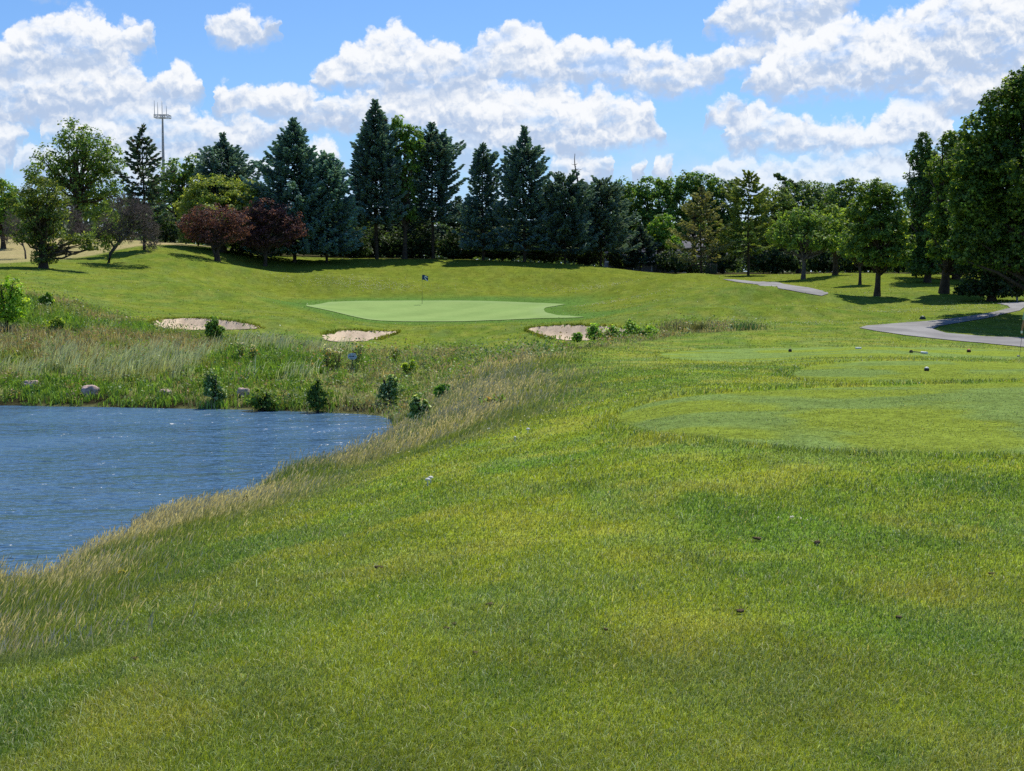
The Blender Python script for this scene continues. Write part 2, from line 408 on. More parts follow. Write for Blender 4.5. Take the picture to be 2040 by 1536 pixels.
ground = mesh_np('ground', V, [quads[:, ::-1], fan[:, ::-1]], M['turf'], col=gc, smooth=True)
tag(ground, 'rolling mown grass ground of the golf hole', None, None, 'structure')

# ---------------------------------------------------------------- sheets lying on the ground: green, tees, paths, sand
from mathutils.geometry import delaunay_2d_cdt
def sheet(name, poly, step, off, mat, colf, label, jitter=0.0):
    p = np.array(poly); pts = []
    n = len(p)
    for a in range(n):                                       # subdivide the outline
        q0, q1 = p[a], p[(a + 1) % n]; k = max(1, int(np.hypot(*(q1 - q0)) / step))
        for s in range(k): pts.append(q0 + (q1 - q0) * s / k)
    nb = len(pts); bp = np.array(pts)
    if jitter: bp = bp + (np.column_stack([vnoise(bp[:, 0] * 2.1, bp[:, 1] * 2.1, 91), vnoise(bp[:, 0] * 2.1, bp[:, 1] * 2.1, 92)]) - .5) * jitter
    gx_, gy_ = np.meshgrid(np.arange(p[:, 0].min(), p[:, 0].max(), step), np.arange(p[:, 1].min(), p[:, 1].max(), step))
    g = np.column_stack([gx_.ravel(), gy_.ravel()]); g = g + rng.uniform(-.1, .1, g.shape) * step
    d = sdist(bp, g[:, 0], g[:, 1]); g = g[d > step * 0.35]
    allp = [Vector((float(a), float(b))) for a, b in np.vstack([bp, g])]
    r = delaunay_2d_cdt(allp, [(a, (a + 1) % nb) for a in range(nb)], [], 1, 1e-5)
    vx = np.array([[v.x, v.y] for v in r[0]])
    z = height(vx[:, 0], vx[:, 1]) + off
    f = [list(q) for q in r[2]]
    tri = np.array([q for q in f if len(q) == 3])
    A = vx[tri]; cr = (A[:, 1, 0] - A[:, 0, 0]) * (A[:, 2, 1] - A[:, 0, 1]) - (A[:, 1, 1] - A[:, 0, 1]) * (A[:, 2, 0] - A[:, 0, 0])
    tri[cr < 0] = tri[cr < 0][:, ::-1]
    o = mesh_np(name, np.column_stack([vx, z]), [tri], mat, col=colf(vx[:, 0], vx[:, 1]), smooth=True)
    return tag(o, label, None, None, 'structure')

def green_col(x, y):
    c = np.array([0.245, 0.350, 0.112]) * (0.86 + 0.28 * fbm(x / 1.5, y / 2.2, 81, 4))[:, None]
    c = lerp(c, (0.300, 0.405, 0.135), 0.42 * sstep(-.35, .35, np.sin(x * 1.5 - y * .75 + .4 * vnoise(x / 2, y / 2, 86))))
    return lerp(c, (0.29, 0.385, 0.16), 0.5 * sstep(1.2, .3, sdist(GREEN, x, y)))
def tee_col(x, y): return ground_colour(x, y, np.zeros_like(x))
def path_col(x, y): return lerp((0.34, 0.328, 0.31), (0.25, 0.24, 0.228), sstep(.3, .7, fbm(x / 1.2, y / 1.2, 82, 4)))
def sand_col(x, y):
    c = lerp((0.74, 0.585, 0.41), (0.61, 0.48, 0.33), fbm(x / .8, y / .8, 83, 4))
    return lerp(c, (0.45, 0.35, 0.25), 0.5 * (np.sin(x * 9 + 2 * vnoise(x, y, 84)) > 0.6))
M['green'] = turf_mat('green_turf', 22.0, 0.10, 0.004)
M['tee'] = turf_mat('tee_turf', 26.0, 0.25, 0.01)
M['asphalt'] = turf_mat('path_asphalt', 30.0, 0.12, 0.004)
M['sand'] = turf_mat('sand', 7.0, 0.10, 0.02)
sheet('putting_green', GREEN, 0.55, 0.03, M['green'], green_col, 'smooth pale putting green')
sheet('sand_bunker', B1, 0.3, 0.03, M['sand'], sand_col, 'pale sand bunker behind the weeds of the pond bank', 0.35)
sheet('sand_bunker', B2, 0.3, 0.03, M['sand'], sand_col, 'small pale sand bunker in front of the putting green', 0.35)
sheet('sand_bunker', B3, 0.3, 0.03, M['sand'], sand_col, 'sand bunker with overgrown end in front of the putting green', 0.35)
sheet('cart_path', PATH1, 0.45, 0.025, M['asphalt'], path_col, 'grey cart path with a hairpin bend')
sheet('cart_path', PATH2, 0.5, 0.03, M['asphalt'], path_col, 'grey cart path behind the grass mound')

# ---------------------------------------------------------------- pond
def water():
    m, t = mat_new('pond_water')
    tc = t.n('ShaderNodeTexCoord')
    def layer(scale, sx, sy, rot, det):
        mp = t.n('ShaderNodeMapping'); t.l(tc.outputs['Object'], mp.inputs[0])
        mp.inputs['Scale'].default_value = (sx, sy, 1); mp.inputs['Rotation'].default_value = (0, 0, rot)
        return t.n('ShaderNodeTexNoise', inp={'Vector': mp.outputs[0], 'Scale': scale, 'Detail': det, 'Roughness': 0.55}).outputs[0]
    h = t.math('ADD', t.math('MULTIPLY', layer(1.25, 0.75, 1.15, 0.12, 3.0), 2.9), t.math('MULTIPLY', layer(4.6, 0.8, 1.1, -0.2, 3.0), 0.30))
    h = t.math('ADD', h, t.math('MULTIPLY', layer(0.55, 0.45, 1.7, 0.08, 3.0), 1.6))
    b = t.n('ShaderNodeBump', inp={'Strength': 1.0, 'Distance': 0.15, 'Height': h})
    p = t.n('ShaderNodeBsdfPrincipled', inp={'Base Color': (0.075, 0.155, 0.245, 1), 'Roughness': t.mr(layer(0.12, 1.0, 1.6, 0.3, 3.0), 0.35, 0.68, 0.07, 0.26), 'IOR': 1.333})
    t.l(b.outputs[0], p.inputs['Normal'])
    o = t.n('ShaderNodeOutputMaterial'); t.l(p.outputs[0], o.inputs[0])
    return m
wx, wy = np.meshgrid(np.linspace(-75, 0.5, 60), np.linspace(8, 58, 60))
wv = np.column_stack([wx.ravel(), wy.ravel(), np.full(wx.size, WATER)])
a = (np.arange(59)[:, None] * 60 + np.arange(59)[None]).reshape(-1)
tag(mesh_np('pond_water', wv, [np.stack([a, a + 1, a + 61, a + 60], -1)], water(), smooth=True), 'rippled blue pond water', None, None, 'structure')
# ---------------------------------------------------------------- grass (uncountable: one object each)
def unit(v): return v / np.maximum(np.linalg.norm(v, axis=-1, keepdims=True), 1e-9)

def blades(name, x, y, z, hgt, wid, lean, az, col, mat, label, tip=None, seg=True):
    """tapered, bent blades; 5 points each (3 when seg is False)"""
    n = len(x)
    d = np.column_stack([np.cos(az), np.sin(az), np.zeros(n)])
    roll = rng.uniform(0, math.pi, n)
    w = np.column_stack([np.cos(roll), np.sin(roll), np.zeros(n)]) * (wid / 2)[:, None]
    P = np.column_stack([x, y, z - 0.004])
    up = np.array([0, 0, 1.0])
    if tip is None: tip = col * 1.15
    if seg:
        mid = P + up * (hgt * 0.58)[:, None] + d * (hgt * lean * 0.35)[:, None]
        top = P + up * (hgt * (1 - 0.3 * lean))[:, None] + d * (hgt * lean)[:, None]
        V = np.stack([P - w, P + w, mid - w * .75, mid + w * .75, top], 1).reshape(-1, 3)
        b = np.arange(n)[:, None] * 5
        f4 = b + np.array([[0, 1, 3, 2]]); f3 = b + np.array([[2, 3, 4]])
        C = np.stack([col, col, col * 1.05, col * 1.05, tip], 1).reshape(-1, 3)
        return mesh_np(name, V, [f4, f3], mat, col=C) if name else (V, [f4, f3], C)
    top = P + up * (hgt * (1 - 0.3 * lean))[:, None] + d * (hgt * lean)[:, None]
    V = np.stack([P - w, P + w, top], 1).reshape(-1, 3)
    f3 = np.arange(n * 3).reshape(-1, 3)
    C = np.stack([col, col, tip], 1).reshape(-1, 3)
    return (V, [f3], C)

def merge(parts):
    V = []; F4 = []; F3 = []; C = []; o = 0
    for v, fs, c in parts:
        V.append(v); C.append(c)
        for f in fs: (F4 if f.shape[1] == 4 else F3).append(f + o)
        o += len(v)
    F = []
    if F4: F.append(np.vstack(F4))
    if F3: F.append(np.vstack(F3))
    return np.vstack(V), F, np.vstack(C)

# -- mown turf: dense near, thinning with distance
def turf_blades(n, y0, y1, seg):
    u = rng.random(n); Y = 1.0 / (u / y0 + (1 - u) / y1)
    px = rng.uniform(-330, 2370, n); out = rng.random(n) < .24; px[out] = rng.uniform(-1500, 3500, out.sum())
    x = (px - CX) / FP * Y
    zn = zones(x, Y)
    keep = (zn['green'] < -0.3) & (zn['rough'] < rng.uniform(-.2, 1.6, n)) & (zn['tan'] < .6) & (zn['wood'] < .7)
    for p in (PATH1, PATH2, B1, B2, B3): keep &= sdist(p, x, Y) < 0.10 + .16 * (vnoise(x * 3, Y * 3, 131) > .6)
    h = height(x, Y); keep &= h > WATER + .02
    x, Y, h = x[keep], Y[keep], h[keep]; px = px[keep]; zn = {k: v[keep] for k, v in zn.items()}
    n = len(x)
    col = turf(x, Y)
    t = sstep(-0.05, 0.05, zn['tee'])
    g = ground_colour(x, Y, h)
    col = lerp(col, g, np.maximum(t, 0.8 * sstep(-4, -.5, zn['green'])))
    hg = (0.019 + 0.020 * fbm(x / 0.9, Y / 0.9, 101, 2)) * (0.7 + 0.75 * rng.random(n)) * (1 + Y / 120)
    long_ = rng.random(n) < 0.03; hg = np.where(long_, hg * 1.7, hg)
    hg = hg * (1 - 0.66 * t)
    edge = np.exp(-((zn['tee'] + 0.22) / 0.16) ** 2); hg = hg * (1 + 1.5 * edge)
    wd = np.maximum(0.0029, 0.00060 * Y) * rng.uniform(0.7, 1.3, n) * np.where((px < -330) | (px > 2370), 2.1, 1.0)
    lean = rng.uniform(0.2, 1.25, n)
    az = rng.normal(0.5, 1.5, n)
    v = rng.normal(1.0, 0.23, n).clip(0.45, 1.9)[:, None]
    col = col * v
    s = rng.random(n)
    col = np.where((s < 0.04)[:, None], np.array([0.52, 0.48, 0.22]) * v, col)
    col = np.where(((s > 0.05) & (s < 0.14))[:, None], np.array([0.40, 0.50, 0.24]) * v, col)
    return blades(None, x, Y, h, hg, wd, lean, az, col, None, None, tip=col * 1.18, seg=seg)
V, F, C = merge([turf_blades(860000, 4.0, 34.0, True), turf_blades(210000, 26.0, 150.0, False)])
tag(mesh_np('mown_grass', V, F, M['blade'], col=C), 'short mown grass blades of the fairway rough', None, None, 'stuff')

# -- tall dry fescue along the near bank
def fescue(n, y0, y1, p0, p1):
    u = rng.random(n); Y = 1.0 / (u / y0 + (1 - u) / y1)
    px = rng.uniform(p0, p1, n); x = (px - CX) / FP * Y
    d = sdist(ROUGH, x, Y); h = height(x, Y)
    k = (d > rng.uniform(-1.9, 1.6, n)) & (h > WATER - .02) & (Y < 46 + 0.02 * (px - 780).clip(0, 900))
    x, Y, h, d, px = x[k], Y[k], h[k], d[k], px[k]; n = len(x)
    f = sstep(-1.7, 2.6, d)
    hg = (0.06 + 0.17 * f) * (0.55 + 0.38 * sstep(14, 32, Y)) * rng.uniform(0.6, 1.35, n) * (0.35 + 1.3 * fbm(x / .9, Y / .9, 111, 3))
    nn = fbm(x / 2.2, Y / 2.6, 112, 3)
    col = lerp((0.215, 0.29, 0.055), (0.335, 0.355, 0.150), sstep(.40, .66, nn))
    col = lerp(col, (0.31, 0.335, 0.19), 0.8 * sstep(.5, .7, fbm(x / 1.8 + 9, Y / 1.8, 113, 3)) * (px > 850))
    col = col * rng.normal(1, .2, n).clip(.5, 1.6)[:, None]
    wd = np.maximum(0.0032, 0.00066 * Y) * rng.uniform(.6, 1.2, n)
    gust = 3.4 * (fbm(x / 1.3, Y / 1.3, 117, 2) - .5); az = 0.3 + gust + rng.normal(0, 1.0, n); lean = rng.uniform(.1, .75, n)
    leaf = blades(None, x, Y, h, hg, wd, lean, az, col, None, None, tip=lerp(col, (0.42, 0.40, 0.25), np.full(n, .3)))
    # seed heads
    s = rng.random(n) < (0.07 + 0.25 * sstep(.40, .62, nn)) * f
    m = s.sum(); xs, ys, hs = x[s], Y[s], h[s]
    hh = hg[s] * rng.uniform(1.0, 1.5, m); a2 = 0.3 + gust[s] + rng.normal(0, .8, m); ln = rng.uniform(.15, .5, m)
    dd = np.column_stack([np.cos(a2), np.sin(a2), np.zeros(m)])
    base = np.column_stack([xs, ys, hs])
    top = base + dd * (hh * ln)[:, None] + np.array([0, 0, 1.]) * hh[:, None]
    dirn = unit(dd * (ln[:, None] * 2.2) + np.array([0, 0, 1.]))
    L = (0.05 + 0.05 * rng.random(m))[:, None]; wv = np.column_stack([np.ones(m), np.zeros(m), np.zeros(m)]) * (np.maximum(0.007, 0.00075 * ys) * rng.uniform(.6, 1.1, m) / 2)[:, None]
    sw = wv * .28
    Vv = np.stack([base - sw, base + sw, top + sw, top - sw, top + dirn * L * .4 - wv, top + dirn * L, top + dirn * L * .4 + wv], 1).reshape(-1, 3)
    b = np.arange(m)[:, None] * 7
    hc = lerp((0.60, 0.55, 0.39), (0.48, 0.41, 0.27), rng.random(m)) * rng.normal(1, .15, m).clip(.6, 1.4)[:, None]
    cc = np.stack([col[s], col[s], hc, hc, hc, hc * 1.1, hc], 1).reshape(-1, 3)
    return merge([leaf, (Vv, [b + np.array([[0, 1, 2, 3]]), b + np.array([[3, 6, 5, 4]])], cc)])
V, F, C = merge([fescue(150000, 7.5, 24.0, -330, 760), fescue(185000, 17.0, 62.0, 250, 1420)])
tag(mesh_np('tall_dry_grass', V, F, M['stem'], col=C), 'tall dry fescue grass with tan seed heads along the pond bank', None, None, 'stuff')

# -- weedy meadow on the far bank and beside the third bunker: clumps of different plants
def meadow():
    parts = []
    N = 15000
    px = rng.uniform(-420, 1540, N); Y = rng.uniform(44, 90, N); x = (px - CX) / FP * Y
    d = sdist(ROUGH, x, Y); h = height(x, Y)
    k = (d > 0.2) & (h > WATER + 0.02)
    for bp in (B1, B2, B3): k &= sdist(bp, x, Y) < -0.3
    x, Y, h, d, px = x[k], Y[k], h[k], d[k], px[k]; N = len(x)
    n1 = fbm(x / 3.4, Y / 3.4, 121, 3); n2 = fbm(x / 5.0 + 30, Y / 4.0, 122, 3); r = rng.random(N)
    shore = sstep(WATER + 1.1, WATER + .25, h)
    typ = np.full(N, 0)
    band = np.exp(-((h + 2.0) / 0.42) ** 2) * (x < -6.5)
    typ[(r < 0.62 * band * sstep(.42, .56, n2))] = 1          # silvery plumes
    typ[(typ == 0) & (n1 > .56)] = 2                          # dry brown
    typ[(typ == 0) & (n1 < .42)] = 3                          # lush green weeds
    typ[(shore > .5) & (r < .8)] = 3
    typ[(x > -7) & (typ != 1) & (rng.random(N) < .75)] = 4    # greyish fescue toward the right
    base = np.array([[0.29, 0.34, 0.09], [0.47, 0.53, 0.33], [0.42, 0.36, 0.20], [0.20, 0.34, 0.05], [0.42, 0.42, 0.24]])
    hh = np.array([0.40, 0.72, 0.40, 0.36, 0.28])
    cnt = 17
    rep = np.repeat(np.arange(N), cnt); m = len(rep)
    X = x[rep] + rng.normal(0, .16, m); YY = Y[rep] + rng.normal(0, .16, m); Z = height(X, YY)
    hg = hh[typ[rep]] * rng.uniform(.45, 1.2, m) * (0.7 + .6 * rng.random(N))[rep] * (0.45 + .55 * sstep(.2, 2.0, d))[rep]
    hg = hg * np.where(shore[rep] > .5, 0.75, 1) * np.where((Y > 55) & (px > 985) & (px < 1176), .3, 1.0)[rep]
    col = base[typ[rep]] * rng.normal(1, .22, m).clip(.45, 1.7)[:, None] * rng.normal(1, .15, N).clip(.6, 1.4)[rep][:, None]
    wd = np.where(typ[rep] == 3, .045, .026) * rng.uniform(.6, 1.3, m)
    wd = np.where(typ[rep] == 1, .030, wd)
    az = np.where(typ[rep] == 1, rng.normal(0.2, .5, m), rng.uniform(0, 6.28, m)); lean = rng.uniform(.1, .6, m)
    tip = np.where((typ[rep] == 1)[:, None], np.array([0.66, 0.69, 0.53]) * rng.normal(1, .12, m)[:, None], col * 1.25)
    grass_ = blades(None, X, YY, Z, hg, wd, lean, az, col, None, None, tip=tip)
    # broad-leaved weeds tangled among the grasses
    q = rng.permutation(N)[:1700]; m = 30; rep = np.repeat(q, m); k_ = len(rep)
    sz = (0.10 + .22 * rng.random(N) ** 2)[rep]
    P = np.column_stack([x[rep] + rng.normal(0, 1, k_) * sz, Y[rep] + rng.normal(0, 1, k_) * sz, h[rep] + .05 + np.abs(rng.normal(0, 1, k_)) * sz * 1.25])
    kind = rng.random(N)[rep]
    bc = np.where((kind < .45)[:, None], np.array([.19, .33, .045]), np.where((kind < .7)[:, None], np.array([.30, .40, .18]), np.where((kind < .85)[:, None], np.array([.16, .23, .05]), np.array([.38, .29, .15]))))
    bc = bc * rng.normal(1, .22, k_).clip(.5, 1.6)[:, None]
    L = rng.uniform(.05, .13, k_)
    nn_ = unit(unit(rng.normal(size=(k_, 3))) + np.array([0, 0, .7])); a_ = unit(np.cross(nn_, unit(rng.normal(size=(k_, 3))))); b_ = np.cross(nn_, a_)
    a_ = a_ * (L / 2)[:, None]; b_ = b_ * (L * .3)[:, None]
    weeds_ = (np.stack([P - a_, P + b_, P + a_, P - b_], 1).reshape(-1, 3), [np.arange(4 * k_).reshape(-1, 4)], np.repeat(bc, 4, 0))
    return merge([grass_, weeds_])
V, F, C = meadow()
tag(mesh_np('meadow_weeds', V, F, M['stem'], col=C), 'wild weeds and grasses on the far pond bank', None, None, 'stuff')

# -- overhanging fringe on the bunker lips
parts = []
for poly in (B1, B2, B3):
    p = np.array(poly); c = p.mean(0)
    q = np.roll(p, -1, 0); L = np.hypot(*(q - p).T)
    n = int(L.sum() * 60); e = rng.choice(len(p), n, p=L / L.sum()); t = rng.random(n)[:, None]
    P = p[e] * (1 - t) + q[e] * t
    back = (P[:, 1] > c[1] - 0.2 * (p[:, 1].max() - c[1])); P = P[back]
    P = P + unit(P - c) * rng.uniform(-0.08, .35, len(P))[:, None]
    n = len(P); col = turf(P[:, 0], P[:, 1]) * rng.normal(.85, .2, n).clip(.4, 1.4)[:, None]
    parts.append(blades(None, P[:, 0], P[:, 1], height(P[:, 0], P[:, 1], False) - 0.02, rng.uniform(.10, .24, n), rng.uniform(.03, .06, n), rng.uniform(.4, 1.1, n), rng.normal(-1.57, .6, n), col, None, None))
V, F, C = merge(parts)
tag(mesh_np('bunker_fringe_grass', V, F, M['blade'], col=C), 'rough grass fringe hanging over the bunker lips', None, None, 'stuff')

# -- white clover in flower, drifts on the mounds and the slope
def clover():
    P = []
    for px, row, w, d_, n in [(700, 562, 3.4, .8, 420), (735, 573, 1.6, .6, 160), (1185, 573, 2.6, .8, 240), (1230, 600, 2.2, .8, 160), (1330, 645, 2.0, .8, 160), (1560, 645, 3.0, 1.2, 200), (1890, 615, 4.0, 1.6, 260), (1590, 1046, .10, .06, 6), (1000, 850, 1.5, .8, 40)]:
        x, y = hit(px, row); P.append(np.column_stack([x[0] + rng.normal(0, w, n), y[0] + rng.normal(0, d_, n)]))
    P = np.vstack(P); n = len(P); h = height(P[:, 0], P[:, 1]) + .04 + .02 * rng.random(n)
    L = rng.uniform(.006, .011, n) + .00016 * P[:, 1]
    a = rng.uniform(0, 6.28, n); d1 = np.column_stack([np.cos(a), np.sin(a), np.zeros(n)]) * L[:, None]; d2 = np.column_stack([-np.sin(a), np.cos(a), np.zeros(n)]) * L[:, None]; up = np.column_stack([np.zeros(n), np.zeros(n), L])
    c = np.column_stack([P, h])
    V = np.stack([c + d1, c + d2, c - d1, c - d2, c + up, c - up * .6], 1).reshape(-1, 3)
    F = np.vstack([np.arange(n)[:, None] * 6 + np.array([t_]) for t_ in ((0, 1, 4), (1, 2, 4), (2, 3, 4), (3, 0, 4), (1, 0, 5), (2, 1, 5), (3, 2, 5), (0, 3, 5))])
    col = np.repeat(np.array([.85, .84, .74]) * rng.normal(1, .12, n).clip(.6, 1.3)[:, None], 6, 0)
    tag(mesh_np('clover_flowers', V, [F], M['stem'], col=col), 'drifts of small white clover flowers in the mown grass', None, None, 'stuff')
clover()
# ---------------------------------------------------------------- trees
def tubes(lines, sides=6):
    """lines: list of (points (k,3), radii (k,)) -> vertices, quads"""
    V = []; F = []; o = 0
    ang = np.linspace(0, 2 * math.pi, sides, endpoint=False)
    for P, r in lines:
        P = np.asarray(P, float); r = np.asarray(r, float); k = len(P)
        t = np.gradient(P, axis=0); t = unit(t)
        ref = np.where(np.abs(t[:, 2:3]) > .9, np.array([[1., 0, 0]]), np.array([[0, 0, 1.]]))
        a = unit(np.cross(t, ref)); b = np.cross(t, a)
        ring = P[:, None] + r[:, None, None] * (a[:, None] * np.cos(ang)[None, :, None] + b[:, None] * np.sin(ang)[None, :, None])
        V.append(ring.reshape(-1, 3))
        i = (np.arange(k - 1)[:, None] * sides + np.arange(sides)[None]); i2 = (np.arange(k - 1)[:, None] * sides + (np.arange(sides)[None] + 1) % sides)
        F.append((np.stack([i, i2, i2 + sides, i + sides], -1).reshape(-1, 4)) + o); o += k * sides
    return np.vstack(V), [np.vstack(F)]

def rand_unit(n):
    return unit(rng.normal(size=(n, 3)))

def leaves(P, N, L, W, col, flat=True):
    """diamond leaves: centre P, facing N, length L, width W"""
    n = len(P)
    a = unit(np.cross(N, rand_unit(n))); b = np.cross(N, a)
    a = a * (L / 2)[:, None]; b = b * (W / 2)[:, None]
    f = N * (L * 0.12)[:, None]
    V = np.stack([P - a + f, P + b, P + a + f, P - b], 1).reshape(-1, 3)
    return V, [np.arange(4 * n).reshape(-1, 4)], np.repeat(col, 4, axis=0)

def leafcol(base, n, vary=0.22, warm=None, wf=0.15):
    c = np.asarray(base)[None] * rng.normal(1, vary, n).clip(.45, 1.7)[:, None]
    if warm is not None:
        m = rng.random(n) < wf
        c[m] = np.asarray(warm) * rng.normal(1, vary, m.sum()).clip(.5, 1.6)[:, None]
    return c * 2.6

def px_w(px, py, Y):
    return np.array([float(v) for v in at(px, py, Y)])

def base_of(px, py, Y):
    if Y is None:
        x, y = hit(px, py); x, Y = float(x[0]), float(y[0])
    else:
        x = float(ray(px, 540)[0]) * Y
    return np.array([x, Y, float(height(np.array([x]), np.array([Y]))[0])])

def broad(name, label, cat, px, py, Y, lobes, leaf=0.22, dens=1.0, col=(0.055, 0.105, 0.02), warm=(0.11, 0.15, 0.02), wf=.2, tr=0.2, clear=None, top=None,
          clump=0.24, bark='bark', stems=1, lean=0.0, group=None, mat='leaf', nlimb=46, shell=.45, spread=None, twigs=0, dz=0.0, upb=0.7):
    B = base_of(px, py, Y); Y = B[1]; s = Y / FP
    e = empty(name, tuple(B), label, cat, group)
    P = []; Nn = []; C = []; tips = []
    for lb in lobes:
        cx, cy, rx, ry = lb[:4]
        c = px_w(cx, cy, Y); c[1] += (lb[4] if len(lb) > 4 else rng.uniform(-.3, .3)) * rx * s
        rad = np.array([rx * s, rx * s * .95, ry * s])
        rc0 = clump * min(rad[0], rad[2]) + .28 * leaf
        area = math.pi * rad[0] * rad[2]
        nc = int(max(5, 3.6 * area / (math.pi * rc0 ** 2)))
        nl = int(max(10, dens * 1.9 * (math.pi * rc0 ** 2) / (leaf * leaf * .5)))
        u = rand_unit(nc); rr_ = rng.uniform(shell, 1.0, nc) ** .6
        u[:, 2] = np.where(u[:, 2] < -.55, u[:, 2] * .6, u[:, 2])
        cc = c + u * rad * rr_[:, None]
        tone = rng.normal(1, .16, nc).clip(.6, 1.45)
        rc = rc0 * rng.uniform(.6, 1.35, nc)
        idx = np.repeat(np.arange(nc), nl)
        off = rng.normal(size=(nc * nl, 3)); off = off / np.maximum(1, np.linalg.norm(off, axis=1, keepdims=True) / 1.7) * .62
        off[:, 2] *= .72
        p = cc[idx] + off * rc[idx][:, None]
        P.append(p); Nn.append(unit(rand_unit(len(p)) * .9 + np.array([0, 0, upb]) + .45 * u[idx] + .35 * off))
        C.append(leafcol(col, len(p), .2, warm, wf) * tone[idx][:, None])
        tips.append(cc)
    P = np.vstack(P); Nn = np.vstack(Nn); C = np.vstack(C); tips = np.vstack(tips)
    keep = P[:, 2] > height(P[:, 0], P[:, 1]) + .05
    P, Nn, C = P[keep], Nn[keep], C[keep]; n = len(P)
    L = leaf * rng.uniform(.7, 1.35, n)
    V, F, CC = leaves(P, Nn, L, L * rng.uniform(.55, .85, n), C)
    mesh_np('crown', V - B, F, M[mat], e, col=CC)
    # trunk and limbs
    lines = []
    zmax = tips[:, 2].max(); H = zmax - B[2]; cxm = tips[:, 0].mean(); cl = clear if clear is not None else H * .22
    hubs = []
    for k in range(stems):
        a = rng.uniform(0, 6.28); o = (0 if stems == 1 else 0.9 * tr)
        b0 = B + np.array([math.cos(a) * o, math.sin(a) * o, -.15])
        topx = cxm + (0 if stems == 1 else rng.uniform(-.5, .5) * (tips[:, 0].max() - tips[:, 0].min()) * .5)
        ts = np.linspace(0, 1, 9); hz = (H * .86 + .15) * ts
        pts = np.column_stack([b0[0] + (topx - b0[0] + lean * H) * ts ** 1.3 + .04 * H * (ts * (1 - ts)) * np.sin(ts * 9 + k), b0[1] + (0 if stems == 1 else rng.uniform(-1, 1) * .12 * H) * ts, b0[2] + hz])
        r = tr * (1 - ts) ** .8 * (1 if stems == 1 else .6) + .02; r[0] *= 1.35
        lines.append((pts, r)); hubs.append((pts, r))
    sel = rng.permutation(len(tips))[:nlimb]
    for q in tips[sel]:
        pts, r = hubs[rng.integers(len(hubs))]
        zt = B[2] + max(cl * .95, (q[2] - B[2]) * rng.uniform(.35, .72))
        zt = min(zt, B[2] + H * .8)
        k = np.interp(zt, pts[:, 2], np.arange(len(pts))); st = np.array([np.interp(k, np.arange(len(pts)), pts[:, d]) for d in range(3)])
        r0 = min(np.interp(k, np.arange(len(pts)), r) * .6, .05 + .02 * np.linalg.norm(q - st))
        m1 = st + (q - st) * .38 + np.array([0, 0, -.03]) * H * .3 + rng.normal(size=3) * .03 * H
        m2 = st + (q - st) * .72 + rng.normal(size=3) * .02 * H
        lines.append((np.array([st, m1, m2, q]), np.array([r0, r0 * .7, r0 * .42, .012])))
    V, F = tubes(lines, 6)
    mesh_np('trunk', V - B, F, M[bark], e, smooth=True)
    return e

